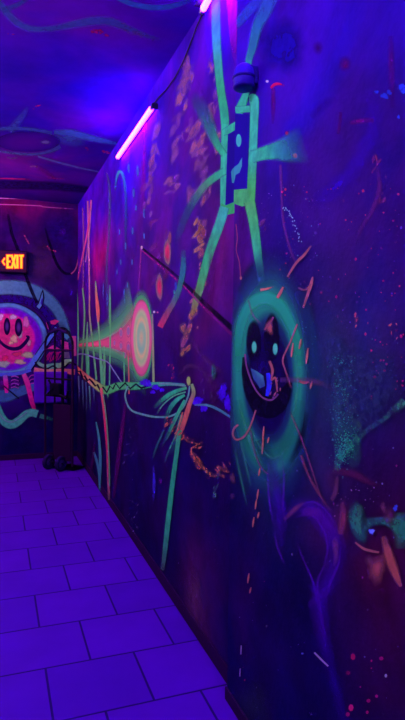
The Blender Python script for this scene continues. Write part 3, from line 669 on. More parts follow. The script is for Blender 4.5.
p.stroke([(289, 277), (298, 263), (306, 255), (313, 246)], [2, 3, 3, 2], SD, [.8, .85, .8, .5], .5)
p.stroke([(305, 308), (309, 296), (313, 284), (314.6, 277)], [2, 3, 3.6, 2], (165, 80, 108), [.4, .8, .9, .7], .5)
p.stroke([(300, 288), (307, 290), (313, 284)], 2, SD, [.2, .6, .6], .5)
p.stroke([(262, 290), (268, 289), (275, 287)], [3, 2.4, 1.6], (195, 100, 110), [.9, .8, .4], .5)
p.stroke([(279, 298), (282, 293), (285, 287)], [3, 3.4, 2], (185, 85, 108), .85, .5)
p.stroke([(250, 300), (254, 314), (262, 324)], [1.5, 2, 2], (110, 60, 125), .5, .6)
for x, y, l in ((294, 350, 7), (302, 344, 5), (309, 356, 8), (313, 385, 4)): p.stroke([(x + 1, y - l), (x, y), (x - 1, y + l)], [1.2, 2.4, 1.2], (185, 90, 110), .85, .4)
p.stroke([(301, 381), (306, 382.5), (311, 382)], [2, 3, 2], (195, 90, 108), .85, .4)
p.stroke([(282, 380), (302, 380), (322, 383), (340, 392)], [4, 6, 6, 4], (100, 50, 118), [.4, .5, .45, .1], .8)
p.stroke([(257.6, 410), (251.6, 427), (245, 437), (237.6, 439.4), (234.4, 434), (236, 428), (240, 424.6)], [1.6, 2, 2.2, 2.2, 2.2, 2.4, 2.6], (150, 76, 106), .85, .4)
p.stroke([(252, 430), (256, 450), (262, 466), (270, 474)], 1.8, (95, 52, 112), .7, .5)
p.stroke([(292, 412), (304, 440), (316, 476), (326, 505)], [1.6, 2, 2, 1.4], (112, 46, 108), [.4, .7, .6, .2], .6)
p.stroke([(303, 455), (310, 474), (320, 492), (334, 512)], [3, 2.4, 3, 2], (125, 50, 100), [.7, .6, .6, .1], .6)
for x, y, l in ((265, 434, 8), (264.5, 445, 9), (261, 472, 4), (259.4, 494, 5), (257.6, 504, 5), (255, 522, 5), (250, 578, 5), (260, 515, 3), (252, 590, 3), (270, 440, 3)): p.stroke([(x + .8, y - l), (x, y), (x - .6, y + l)], [.9, 2, .9], (195, 92, 102), .85, .4)
p.disc(234, 478, 4, 5, (120, 60, 105), .6, .8, wob=.2); p.disc(234, 496, 3, 4, (80, 35, 110), .6, .8)
p.build('orange_scribble', smile, 'paint', 'thin salmon lines scribbled over the ring')

p = Paint('near')
VI = (66, 4, 178)
p.stroke([(278, 452), (277, 480), (281, 505), (282, 530), (285, 556)], [8, 11, 13, 12, 5], VI, [.05, .4, .5, .4, 0], .95)
p.stroke([(280, 528), (290, 514), (303, 508), (318, 512), (331, 526), (339, 546), (336, 568), (327, 588), (322, 606), (325, 634), (332, 664), (340, 694), (348, 726)], [8, 14, 18, 20, 22, 20, 18, 20, 18, 14, 12, 11, 10], [VI, VI, VI, (84, 8, 185), (86, 8, 180), VI, VI, VI, VI, VI, (48, 2, 165), (46, 2, 160), (46, 2, 160)], [0, .25, .4, .5, .55, .5, .45, .5, .55, .5, .42, .4, .35], .9)
p.stroke([(310, 606), (318, 600), (326, 592), (336, 586)], [6, 8, 8, 4], VI, [.1, .5, .5, .1], .7)
p.stroke([(312, 584), (318, 592), (320, 602)], [5, 7, 6], VI, [.1, .5, .3], .7)
WV = (92, 12, 196)
for pts in ([(272, 455), (270, 480), (272, 505), (276, 525)], [(284, 455), (286, 482), (285, 508), (290, 530)], [(300, 506), (316, 502), (330, 512), (342, 532)], [(296, 518), (312, 514), (324, 526), (330, 546), (326, 566)], [(342, 540), (341, 562), (332, 584), (327, 604)], [(298, 540), (306, 560), (316, 584), (322, 612)], [(330, 560), (320, 580), (322, 604), (328, 640)], [(276, 530), (280, 548), (288, 566)]):
    p.stroke(pts, 2.4, WV, [0] + [.42] * (len(pts) - 2) + [0], .95)
p.stroke([(286, 520), (296, 510), (306, 502)], [3, 5, 3], (130, 50, 120), [.2, .6, .2], .9); p.disc(338, 545, 4, 9, (128, 50, 150), .6, .9); p.disc(314, 512, 12, 6, (104, 22, 160), .6, .9)
p.disc(256, 704, 22, 22, (38, 36, 92), .6, .95, wob=.15)
p.build('painted_violet_smoke', wn, 'paint', 'violet smoke plume twisting down the lower near stretch')

p = Paint('near')
TT = (42, 108, 114)
p.oval(361, 522, 11, 23, [(.01, (52, 112, 108), .9), (.5, TT, .85), (.75, (34, 84, 108), .7), (1, (24, 40, 96), 0)], wob=.05, rot=-12)
p.disc(362, 511, 5, 8, (66, 112, 106), .6, .8)
p.stroke([(366, 524), (378, 521), (390, 521), (402, 526), (412, 532)], [12, 8, 9, 16, 22], [TT, (34, 88, 112), (38, 100, 112), (48, 122, 112), (50, 125, 112)], [.6, .85, .85, .9, .9], .5)
p.stroke([(404, 512), (405, 530), (406, 548)], [12, 16, 14], TT, [.4, .7, .3], .7)
p.build('painted_teal_goblet', wn, 'worn', 'small teal goblet shape lying at the right edge')

p = Paint('near', .8)
p.disc(376, 572, 22, 34, (84, 14, 78), .6, .95, wob=.1); p.disc(345, 520, 10, 24, (96, 30, 90), .6, .95, wob=.12); p.disc(334, 480, 10, 16, (80, 28, 92), .5, .95); p.stroke([(336, 470), (356, 474), (372, 482), (384, 486)], [6, 8, 6, 3], (92, 22, 86), [.4, .7, .5, .1], .8)
p.stroke([(358, 542), (366, 548), (374, 550.5), (382, 552)], [2, 3, 3, 2.4], (158, 78, 104), .85, .5)
p.disc(380, 568, 11, 15, (160, 66, 96), .85, .85, wob=.12, rot=20); p.disc(372, 560, 5, 6, (110, 50, 100), .6, .8)
p.stroke([(386, 536), (391, 552), (397, 570), (404, 586)], [5, 9, 9, 4], [(130, 56, 98), (175, 74, 98), (190, 78, 96), (170, 76, 110)], [.6, .8, .8, .6], .6)
p.stroke([(345, 502), (346, 518), (343, 534)], [4, 7, 6], (128, 44, 100), [.3, .75, .5], .7)
p.stroke([(336, 540), (339, 552), (337, 566)], [3, 5, 3], (110, 40, 130), [.3, .6, .2], .7)
p.stroke([(340, 476), (338, 492), (334, 500)], [3, 5, 4], (112, 50, 104), [.3, .6, .4], .7)
p.disc(386, 507, 4, 6, (110, 44, 96), .7, .8, wob=.15); p.disc(389, 541, 3, 6, (130, 55, 100), .7, .8)
p.disc(392, 515, 6, 12, (112, 46, 100), .5, .9)
p.stroke([(378, 590), (388, 620), (404, 650)], [16, 22, 18], (62, 8, 74), [.5, .6, .3], .8)
p.build('painted_ember_strokes', wn, 'paint', 'dull salmon strokes around the teal goblet shape')
p = Paint('near')
p.oval(374.6, 531, 3, 3.6, [(.01, (105, 120, 225), 1), (.7, (90, 100, 215), 1), (1, (60, 60, 180), 0)], wob=.2, seed=3); p.oval(398.6, 507.6, 2.8, 3.4, [(.01, (60, 75, 215), 1), (.7, (50, 60, 205), 1), (1, (40, 30, 170), 0)], wob=.2, seed=5)
p.stroke([(317, 652), (324, 659), (331, 665.6)], [1.6, 2, 1.6], (150, 112, 186), .9, .3)
p.stroke([(243.4, 645), (243, 654)], 1.3, (150, 110, 190), .8, .5); p.stroke([(242.4, 668), (242, 676)], 1.2, (130, 90, 180), .8, .5); p.disc(305, 653, 1.6, 1.2, (90, 90, 200), .9)
p.disc(389, 675, 1.6, 2.2, (150, 130, 190), .9)
p.build('painted_scratch', wn, 'paint', 'pale scratch and blue chips on the lower near stretch')

p = Paint('near')
p.stroke([(344, 370), (345, 400), (346, 425), (342, 458)], [14, 18, 20, 8], (38, 104, 132), [.2, .6, .7, .6], .7)
p.stroke([(339, 470), (344, 456), (352, 445), (361, 437)], [5, 9, 12, 8], (42, 138, 134), [.3, .75, .8, .6], .6)
p.stroke([(358, 440), (370, 430), (384, 421), (396, 411), (408, 401)], [7, 5, 5, 6, 9], [(48, 130, 125), (44, 92, 118), (46, 112, 124), (50, 112, 122), (70, 140, 122)], [.7, .5, .6, .6, .8], .6)
p.disc(352, 408, 14, 22, (72, 58, 112), .5, .8); p.disc(380, 410, 16, 24, (32, 32, 100), .5, .9); p.disc(362, 425, 5, 9, (70, 105, 108), .6, .9)
p.disc(330, 396, 10, 40, (34, 52, 108), .45, .9)
p.disc(352, 440, 16, 26, (44, 120, 126), .7, .9, wob=.1); p.disc(338, 350, 18, 50, (36, 50, 118), .5, .95); p.poly([(322, 330), (360, 338), (402, 352), (408, 398), (384, 418), (358, 440), (344, 462), (334, 440), (326, 390)], (40, 48, 112), .6, .45)
p.build('painted_teal_mist', wn, 'mist', 'sprayed teal mist right of the ringed smiley')
p = Paint('near')
p.dots((330, 355, 370, 470), 420, (.35, 1.0), [(50, 140, 150), (45, 110, 150), (70, 120, 150)], (.4, .85), 61, dens=lambda x, y: math.exp(-((x - 346) / 11) ** 2) if y < 440 else math.exp(-((x - 346) / 8) ** 2) * max(0, (474 - y) / 34))
p.dots((320, 330, 405, 440), 200, (.25, .7), [(60, 80, 160), (90, 70, 150), (50, 110, 150)], (.35, .75), 62, dens=lambda x, y: .7 if y < 452 - (x - 330) * .5 else .05)
p.dots((300, 320, 325, 400), 60, (.3, .8), [(50, 100, 150), (60, 120, 150)], (.35, .75), 63)
p.dots((330, 425, 366, 482), 170, (.4, 1.0), [(60, 165, 150), (50, 145, 150)], (.5, .95), 64, dens=lambda x, y: math.exp(-((x - 347 - (450 - y) * .25) / 7) ** 2 - ((y - 448) / 16) ** 2))
p.build('paint_mist_specks', wn, 'paint', 'teal spray specks in the mist', 'stuff')

# ------------------------------------------------------------------ mural on the end wall
p = Paint('end')
p.disc(40, 262, 26, 26, (62, 30, 84), .6, .9, wob=.1); p.disc(62, 232, 22, 30, (28, 0, 100), .6, .9)
p.disc(50, 285, 14, 12, (36, 20, 100), .6, .9, wob=.1)
p.disc(62.5, 232, 4.2, 4.6, (58, 0, 150), .8, .6)
p.stroke([(47, 246), (51, 250), (56, 251.5)], [1.6, 2.4, 1.6], (185, 55, 112), .8, .5); p.stroke([(24, 235), (27, 240), (29, 244)], [1.4, 1.8, 1], (140, 50, 120), .7, .5)
p.disc(71, 292, 2, 5, (60, 10, 205), .85, .6)
p.build('painted_haze', we, 'worn', 'murky violet haze around the EXIT sign')
p = Paint('end')
p.stroke([(-160, 196), (20, 198.4), (55, 200), (84, 201.6)], [1.1, 1.3, 1.2, 1], (188, 95, 190), [.8, .9, .7, .5], .3)
p.stroke([(-160, 200), (20, 205), (45, 207), (73, 209)], [1, 1.1, 1, .8], (160, 70, 165), [.7, .75, .6, .3], .3)
p.build('painted_top_lines', we, 'paint', 'two thin pink lines across the top of the end wall')
p = Paint('end', .42)
p.stroke([(-54, 345), (-51, 328), (-44, 311), (-32, 298), (-16, 290), (8, 287.5), (28, 290), (44, 298), (56, 311), (63, 328), (66, 345)], [10, 13, 14, 15, 15, 15, 15, 15, 14, 13, 10], [(40, 74, 118), (42, 80, 120), (44, 84, 122), (46, 90, 124), (52, 98, 124), (50, 92, 124), (46, 90, 126), (44, 86, 122), (44, 84, 122), (42, 80, 120), (40, 74, 118)], [.5, .85, .9, .9, .9, .9, .9, .9, .9, .85, .5], .35)
p.stroke([(-45, 336), (-40, 320), (-30, 308), (-16, 301), (10, 299), (28, 301), (42, 308), (52, 320), (57, 336)], [8, 10, 10, 9, 9, 9, 10, 10, 8], (20, 0, 82), .95, .3)
p.build('painted_arch', we, 'paint', 'slate teal arch over the pink smiley')
p = Paint('end')
p.stroke([(8, 214), (12, 234), (18, 250), (24, 270), (30, 287), (37, 303)], [2.6, 3.2, 3.4, 3.4, 3.4, 3.2], (10, 0, 42), [.5, .9, .95, .95, .95, .9], .25)
p.stroke([(45, 228), (51, 248), (57, 264), (64, 272.6), (72, 274)], [2, 2.8, 3, 3, 2.4], (10, 0, 44), [.3, .9, .95, .95, .9], .25)
p.stroke([(71, 274), (76, 268), (80, 252), (86, 226), (90, 204)], [1.6, 1.4, 1.4, 1.3, 1.2], (165, 75, 140), [.6, .7, .7, .6, .4], .4)
p.build('painted_tendrils', we, 'paint', 'dark looping tendrils drooping below the ceiling')

p = Paint('end', .62)
p.oval(6, 339, 41, 35, [(.01, (255, 36, 105), 1), (.62, (255, 28, 118), 1), (.69, (225, 15, 135), 1), (.74, (96, 4, 165), 1), (.86, (80, 4, 170), 1), (.9, (60, 60, 160), 1), (.93, (66, 118, 165), 1), (1.0, (58, 108, 165), 1), (1.03, (16, 0, 60), 1), (1.06, (16, 0, 60), 0)], wob=.008, n=64)
sm2 = p.build('painted_pink_smiley', we, 'paint', 'hot pink smiley in a blue rimmed porthole')
p = Paint('end', .62)
for x, y, rx, ry, c, sd in ((28, 355, 7, 4.5, (130, 200, 120), 1), (20, 362, 7, 3, (150, 150, 120), 2), (3, 364, 7, 5, (120, 190, 140), 3), (13, 317, 4, 3.4, (150, 150, 180), 4), (20, 334, 3.4, 5, (140, 160, 170), 5), (14, 339, 5, 4.5, (215, 165, 130), 6), (11, 343, 3, 2.4, (225, 190, 120), 7), (26, 322, 3.4, 8, (200, 90, 160), 8), (5, 358, 4, 4, (255, 30, 90), 9), (1, 317, 3, 4, (190, 150, 190), 10), (17, 354, 6, 3, (255, 40, 90), 11), (29, 343, 2.4, 4, (225, 120, 150), 12)):
    p.disc(x, y, rx, ry, c, .85, .5, wob=.14, seed=sd)
p.build('mottling', sm2, 'paint', 'lime and pale mottled patches')
for x, y, rx, ry in ((7, 326.4, 3.4, 9), (18.6, 327.4, 4, 9.4)):
    Paint('end', .62).oval(x, y, rx, ry, [(.01, (62, 40, 110), 1), (.35, (50, 24, 100), 1), (.62, (16, 0, 50), 1), (.92, (14, 0, 48), 1), (1, (30, 0, 70), 0)]).build('eye', sm2, 'crisp', 'dark oval eye')
Paint('end', .62).stroke([(-3, 337), (3, 344.5), (11, 348.6), (19, 348), (25, 343), (28.4, 337.4), (26, 336)], [2, 3, 3.6, 3.8, 3.6, 3, 1.6], (20, 0, 60), 1, .2).build('grin', sm2, 'crisp', 'dark curved grin')

p = Paint('end', .7)
p.poly([(35, 306), (38, 303), (40.6, 294), (43, 288.4), (44.6, 298), (43, 306), (39.6, 311)], (10, 0, 46))
p.poly([(36.4, 306.4), (38.8, 304), (41, 297), (42.6, 292), (43, 299), (41.4, 306), (39.2, 309)], (66, 112, 165))
p.poly([(40.4, 303), (42, 297), (43, 300), (41.8, 306)], (38, 30, 130))
p.build('painted_spike', we, 'crisp', 'blue spike on the porthole rim')
p = Paint('end', .62)
p.disc(57, 343, 16, 22, (38, 0, 98), .9, .5)
p.poly([(50, 321), (55, 319.6), (59.4, 321), (55, 324.6), (51, 324)], (250, 40, 110), 1)
p.poly([(46, 322), (49, 326), (50.6, 330), (48, 329)], (225, 50, 130), 1)
p.poly([(60.6, 340), (68, 342.6), (69, 350), (61.6, 349)], (252, 40, 125), 1); p.poly([(47, 349), (53, 345), (60, 349), (54, 350.6)], (240, 45, 125), .95)
p.poly([(71, 336), (76, 336), (76.4, 356), (73, 356)], (225, 55, 130), .9)
p.poly([(46, 335), (51, 331), (57, 329), (53.6, 334.4), (48, 336.4)], (62, 116, 150)); p.poly([(62.6, 329.4), (68, 329), (70.4, 336), (67, 340), (63, 336)], (54, 104, 140))
p.poly([(62, 352), (69, 352), (70, 358), (63, 358)], (84, 70, 110), .9)
for k in range(9): p.stroke([(45 + k * 1.6, 362 - k % 3), (47 + k * 1.7, 356 - k % 4), (50 + k * 1.6, 352)], 1, (150, 10, 110), .7, .4)
p.stroke([(57, 328), (46, 343), (37, 356), (27, 371)], [4.5, 5.4, 5.6, 5], (62, 96, 185), 1, .25)
p.stroke([(59, 329), (48, 345), (39.6, 357.6), (31, 371)], 1.3, (10, 0, 46), 1, .2); p.stroke([(55, 328), (44, 342), (35, 354.6)], 1, (16, 0, 60), 1, .2)
p.stroke([(-12, 374.6), (6, 374.4), (20, 373), (31, 370)], [3.6, 3.8, 3.8, 3], (58, 70, 180), 1, .25)
p.stroke([(37, 362.6), (44, 367), (54, 366), (61, 365.6), (66, 362), (73, 361)], [4, 6, 6, 6, 6, 4], [(80, 170, 130), (90, 180, 130), (80, 160, 130), (100, 200, 110), (110, 205, 110), (80, 170, 120)], 1, .3)
p.stroke([(35, 362), (39, 366.6), (47, 368.6), (53, 366), (58, 369), (65, 366.6), (70, 362.4), (76, 365)], 1.8, (8, 0, 38), 1, .2)
p.stroke([(34, 369.6), (46, 371.6), (60, 371), (75, 372)], [5, 5, 5, 6], [(215, 85, 115), (200, 110, 115), (215, 90, 110), (220, 70, 105)], .95, .3)
p.stroke([(56, 331), (62, 327.6), (68, 331), (71, 339)], 1.5, (10, 0, 42), 1, .2); p.stroke([(47, 322), (51, 331), (58, 330)], 1.4, (10, 0, 42), 1, .2)
p.build('painted_ribbons', we, 'paint', 'pink teal and lime ribbons right of the porthole')
p = Paint('end', .6)
p.stroke([(-70, 392), (-40, 395), (-14, 396), (6, 395.6), (20, 391), (36, 386.6)], [6, 12, 13, 13, 11, 8], (42, 74, 128), .95, .35)
p.stroke([(-6, 382), (6, 384), (20, 383)], [9, 9, 8], (60, 6, 100), .8, .5)
p.stroke([(5, 375), (6, 384), (6.6, 393)], [5, 5, 3.6], [(95, 80, 160), (190, 20, 130), (150, 20, 125)], .95, .4)
for k in range(4): p.stroke([(11, 377 + 3.6 * k), (14.6, 376 + 3.6 * k), (18.6, 377.4 + 3.6 * k)], 1.2, (120, 50, 145), .85, .4)
for k in range(3): p.stroke([(28, 379 + 4 * k), (31, 375.6 + 4 * k), (34.6, 375 + 4 * k)], 1.2, (130, 40, 140), .85, .4)
p.stroke([(23.6, 374), (27, 382), (29.6, 392), (32, 402), (34.6, 410)], [4.6, 5.6, 5, 5, 3.6], [(215, 60, 130), (245, 30, 125), (235, 20, 120), (215, 15, 115), (170, 10, 105)], [.95, 1, 1, .95, .6], .3)
p.stroke([(4, 386), (11, 392), (19, 398.6)], 1.6, (10, 0, 48), .95, .25)
p.build('painted_lower_band', we, 'paint', 'slate band with pink drips under the porthole')
p = Paint('end', .48)
p.stroke([(-58, 408), (-48, 402), (-36, 397), (-22, 395), (-11, 397), (-4, 404), (0, 414), (5, 422), (12, 424.4), (19, 420.6), (26, 414.4), (32, 412.6), (37.4, 414)], [4, 6, 7, 7, 7, 7, 8, 9, 9, 8.6, 8, 8, 8], [(40, 100, 112), (40, 104, 112), (40, 106, 112), (42, 108, 112), (42, 108, 112), (42, 110, 112), (44, 120, 114), (46, 128, 112), (50, 135, 114), (50, 138, 116), (52, 138, 116), (54, 138, 118), (50, 128, 114)], 1, .3)
p.stroke([(-3, 408), (3, 418.6), (11, 422), (19, 418), (27, 412)], 2, (84, 165, 140), .7, .6)
p.stroke([(40, 415.6), (44, 417), (48, 418), (53, 419.6)], [5.4, 5, 4, 3], (38, 84, 96), [.9, .8, .6, .3], .4)
p.build('painted_hose', we, 'paint', 'wavy green hose painted low on the end wall')

# ------------------------------------------------------------------ ceiling
p = Paint('ceil', .75)
p.stroke([(-60, -30), (-28, -16), (-6, -2), (4, 9), (14, 20), (28, 28), (45, 29), (62, 26.6), (80, 23), (98, 20.4), (114, 22.6), (130, 29), (148, 36), (165, 40)], [3, 6, 7, 8, 8, 7, 6, 7, 9, 10, 9, 7, 5, 2], (74, 84, 178), [.1, .5, .6, .75, .7, .65, .6, .65, .75, .75, .7, .6, .5, 0], .6)
p.stroke([(2, 10), (12, 7), (22, 2), (30, -4)], [6, 6, 5, 5], (66, 76, 175), [.6, .6, .6, .5], .6)
p.stroke([(110, -6), (122, 0), (136, 5), (154, 7.4), (172, 6), (190, 0)], [5, 5, 5.6, 6, 6, 5], (58, 112, 190), [.7, .85, .85, .8, .7, .4], .5)
p.flecks([(122, 24), (136, 34), (150, 38)], 10, (3, 2), (2, 6), [(120, 60, 160)], (.3, .6), 71, 0)
p.build('painted_ceiling_wave', ce, 'paint', 'slate blue wavy band across the ceiling')
p = Paint('ceil', .75)
p.flecks([(92, 33.6), (98, 31), (106, 33.6)], 9, (1.6, .8), (1.6, 4), [(215, 15, 95), (190, 10, 120)], (.7, 1), 72, 0, 2)
p.flecks([(10, 33), (15, 34)], 3, (1.4, .6), (1.2, 3), [(150, 20, 130)], (.5, .8), 73, 0)
p.flecks([(30, 109), (36, 106), (39, 105)], 5, (1.4, .8), (1, 3), [(225, 30, 100), (170, 20, 120)], (.6, .95), 74, 0)
p.flecks([(82, 148), (99, 151), (104, 152), (111, 153)], 9, (1.6, .6), (1, 3.4), [(225, 20, 110), (190, 40, 150)], (.6, .95), 75, 0)
p.build('painted_red_marks', ce, 'paint', 'small red marks on the ceiling')
p = Paint('ceil', .62)
p.stroke([(10, 131), (22, 116), (28, 106)], [8, 7, 3], (60, 70, 165), [.6, .5, .1], .7)
p.disc(70, 138, 20, 9, (58, 88, 150), .7, .9, wob=.1)
p.stroke([(54, 132), (70, 132.6), (84, 136), (98, 139.4), (118, 143.6)], [5, 7, 7, 6, 4], [(58, 90, 150), (60, 108, 158), (60, 112, 165), (64, 116, 175), (66, 110, 195)], [.7, .8, .8, .8, .4], .6)
p.stroke([(-8, 129.6), (10, 128), (30, 129), (52, 133)], [4, 4, 4, 5], (58, 76, 155), [.6, .7, .7, .7], .6)
p.stroke([(-8, 149.6), (14, 153), (34, 154), (50, 151), (60, 146)], [3, 3, 3.4, 4, 6], (62, 72, 150), [.5, .6, .7, .75, .75], .6)
p.stroke([(38, 156), (58, 162), (80, 167.6), (104, 172.6)], [2.4, 2.4, 2.2, 1.8], (84, 84, 172), [.7, .75, .7, .6], .5)
p.stroke([(7, 157), (12, 158), (17, 157.4)], 1.6, (90, 55, 140), .6, .5); p.stroke([(30, 166.4), (34, 166), (38, 167)], 2, (110, 60, 140), .7, .5)
eye = p.build('painted_eye', ce, 'paint', 'large almond eye with teal lashes on the ceiling')
Paint('ceil', .62).oval(28, 141.4, 33, 10.6, [(.01, (72, 0, 126), .95), (.6, (58, 0, 124), .95), (.9, (42, 0, 112), .95), (1, (40, 0, 110), 0)]).build('iris', eye, 'crisp', 'violet iris')
Paint('ceil', .62).disc(45.4, 141.8, 6.2, 2.2, (98, 78, 152), .85, .6, wob=.06).build('glint', eye, 'crisp')
p = Paint('ceil', .62)
p.stroke([(-130, 182), (30, 185), (70, 187.6), (90, 190)], [9, 9, 8, 7], (24, 0, 84), [.9, .95, .9, .7], .5)
p.stroke([(-8, 178), (14, 178.4), (32, 179)], [1.6, 2, 1.4], (140, 20, 110), [.6, .8, .3], .6); p.stroke([(48, 177.6), (56, 178), (64, 178.6)], 1.2, (140, 30, 130), .5, .6)
p.stroke([(36, 166), (46, 172), (56, 179)], [4, 5, 3], (92, 6, 112), .5, .8)
p.build('painted_dark_band', ce, 'paint', 'dark band across the ceiling by the end wall')
# ------------------------------------------------------------------ blacklight tubes
def tube_light(label, a, b, wall_x, group, mat='tube', r=.014):
    """Tube from a to b (points), on a slim batten fixed to the wall at wall_x."""
    a, b = Vector(a), Vector(b); mid = (a + b) / 2; sgn = 1 if wall_x > mid.x else -1
    root = bpy.data.objects.new('tube_light', None); COL.objects.link(root); root.location = (wall_x, mid.y, mid.z)
    inv = Matrix.Translation(-root.location)
    tag(root, label, 'light', group)
    d = (b - a).normalized()
    MB().tube([a + d * .02, a + d * .03, b - d * .03, b - d * .02], [r * .7, r, r, r * .7], 20).move(inv).build('tube', mat, root)['label'] = 'glowing violet white tube'
    y0, y1 = sorted((a.y, b.y)); z0, z1 = (a.z, b.z) if a.y < b.y else (b.z, a.z)
    xs = sorted((wall_x, mid.x + sgn * (r + .006)))
    mb = MB(); mb.box((xs[0], y0, -.012), (xs[1], y1, .012), .002)
    mb.v = [(x, y, z + z0 + (z1 - z0) * (y - y0) / (y1 - y0) + .012) for x, y, z in mb.v]; mb.move(inv).build('batten', 'batten', root)
    hx = sorted((wall_x, mid.x - sgn * .002))
    mb = MB(); mb.box((hx[0], y0, r + .003), (hx[1], y1, r + .008), .002)  # added to keep the tube's light off the ceiling
    mb.v = [(x, y, z + z0 + (z1 - z0) * (y - y0) / (y1 - y0)) for x, y, z in mb.v]; mb.move(inv).build('added_hood', 'batten', root)
    for e, s in ((a, 1), (b, -1)):
        MB().tube([e, e + d * s * .022], r * .85, 18).move(inv).build('end_cap', 'cap', root)
        MB().box(tuple(e + Vector((-r * .4 if sgn > 0 else -(abs(wall_x - e.x)), -.008, -.01))), tuple(e + Vector((abs(wall_x - e.x) if sgn > 0 else r * .4, .008, .014)))).move(inv).build('socket', 'batten', root)
    return root


XT = W - .03
A1, B1 = spot(117, 158.5, (0, XT)), spot(152.6, 106, (0, XT))
z1 = (A1.z + B1.z) / 2; A1.z = z1 + .0; B1.z = z1
XT2 = W - .03
A2 = spot(201.5, 12, (0, XT2)); A2.z = min(A2.z, HC - .03)
GT = 'blacklight tubes along the top of the walls'
tube_light('lit tube high on the far mural stretch above the cyan teardrops', A1, B1, W, GT)
tube_light('lit tube cut off by the top edge above the green figure', A2, Vector((WN - .05, 1.32, A2.z)), WN + .001, GT)
tube_light('lit tube above the violet hook, just out of the picture', Vector((WN - .05, .95, 2.75)), Vector((WN - .05, -.15, 2.75)), WN, GT, 'over_tube')
tube_light('unseen fill tube added on the plain opposite wall, middle of the corridor', Vector((XL + .05, 4.0, 2.7)), Vector((XL + .05, 2.9, 2.7)), XL, GT, 'fill_tube')  # blacklight tubes on the opposite wall are unseen, added to light the corridor
tube_light('unseen fill tube added on the plain opposite wall beside the viewer', Vector((XL + .05, 1.7, 2.7)), Vector((XL + .05, .6, 2.7)), XL, GT, 'fill_tube')
tube_light('unseen fill tube added on the plain opposite wall near the EXIT end', Vector((XL + .05, 5.75, 2.45)), Vector((XL + .05, 4.9, 2.45)), XL, GT, 'over_tube')
tube_light('rosy lit tube high beside the EXIT end of the corridor', Vector((XL + .05, 6.1, 2.66)), Vector((XL + .05, 5.3, 2.66)), XL, 'rose tube', 'rose_tube')

c0 = [spot(x, y, (0, W - .008)) for x, y in ((153, 105), (158, 98), (166, 90), (176, 76), (184, 60), (191, 42), (197, 26), (202, 15))]
tag(MB().tube(c0, .0035, 8).build('power_cord', 'cord'), 'thin dark cord sagging between the two tube lights', 'cord')

# ------------------------------------------------------------------ EXIT sign
ys = YE - .055
root = bpy.data.objects.new('exit_sign', None); COL.objects.link(root)
lo, hi = spot(-1.5, 272, (1, ys)), spot(27.5, 251, (1, ys)); root.location = ((lo.x + hi.x) / 2, YE, lo.z)
tag(root, 'small lit EXIT sign with left arrow on the end wall', 'sign'); inv = Matrix.Translation(-root.location)
MB().box((lo.x, ys, lo.z), (hi.x, YE, hi.z), .006).move(inv).build('housing', 'sign', root)
MB().box((lo.x + .012, ys - .003, lo.z + .012), (hi.x - .012, ys + .004, hi.z - .012)).move(inv).build('face_plate', 'sign_face', root)


def bars(segs, grow, y, name, mat, parent):
    """Letter strokes: (x0, y0, x1, y1, half width) in sign pixels."""
    mb = MB()
    for x0, y0, x1, y1, hw in segs:
        a, b = spot(x0, y0, (1, y)), spot(x1, y1, (1, y)); d = (b - a).normalized(); n = Vector((-d.z, 0, d.x)); k = hw * .0109 + grow
        a -= d * (grow + (.0 if abs(d.x) > .9 else 0)); b += d * grow
        q = [a + n * k, b + n * k, b - n * k, a - n * k]; t = Vector((0, .004, 0))
        mb.add([*q, *[v + t for v in q]], [(0, 1, 2, 3), (7, 6, 5, 4), (0, 4, 5, 1), (1, 5, 6, 2), (2, 6, 7, 3), (3, 7, 4, 0)])
    return mb.move(Matrix.Translation(-root.location)).build(name, mat, parent)


T_, B_ = 254.8, 268.2
letters = [('letter', [(7.5, T_, 7.5, B_, .95), (7, T_ + .9, 10.8, T_ + .9, .9), (7, 261.5, 10.3, 261.5, .85), (7, B_ - .9, 10.8, B_ - .9, .9)]),
           ('letter', [(11.6, T_, 15.6, B_, .9), (15.6, T_, 11.6, B_, .9)]),
           ('letter', [(17.4, T_, 17.4, B_, 1.0)]),
           ('letter', [(21.3, T_, 21.3, B_, .95), (19.1, T_ + .9, 23.6, T_ + .9, .9)]),
           ('arrow', [(4.8, 258.2, 2.4, 261.6, .6), (2.4, 261.4, 4.8, 264.8, .6)])]
for nm, sg in letters:
    o = bars(sg, .0075, ys - .006, nm, 'letter_red', root); bars(sg, .0, ys - .009, 'lit_core', 'letter', o)

# ------------------------------------------------------------------ small domed fixture at the top of the near stretch
pc = spot(244, 88.5, (0, WN - .04)); root = bpy.data.objects.new('dome_fixture', None); COL.objects.link(root)
root.location = (WN, pc.y, pc.z); tag(root, 'small dark blue domed fixture above the green figure', 'fixture')
MB().lathe([(0.0000, 0.0000), (0.0000, 0.0310), (0.0034, 0.0353), (0.0258, 0.0370), (0.0430, 0.0374), (0.0602, 0.0344), (0.0714, 0.0275), (0.0791, 0.0172), (0.0826, 0.0000)], (-.04, 0, 0), (0, 0, 1)).build('dome', 'dome', root)
MB().lathe([(0.0292, 0.0370), (0.0310, 0.0404), (0.0378, 0.0404), (0.0396, 0.0370)], (-.04, 0, 0), (0, 0, 1)).build('band', 'dome2', root)
MB().lathe([(-0.0034, 0.0000), (-0.0034, 0.0292), (0.0009, 0.0378), (0.0052, 0.0387), (0.0086, 0.0361)], (-.04, 0, 0), (0, 0, 1)).build('rim', 'dome2', root)
MB().box((-.03, -.028, .012), (0, .026, .07), .004).build('mounting_plate', 'dome2', root)

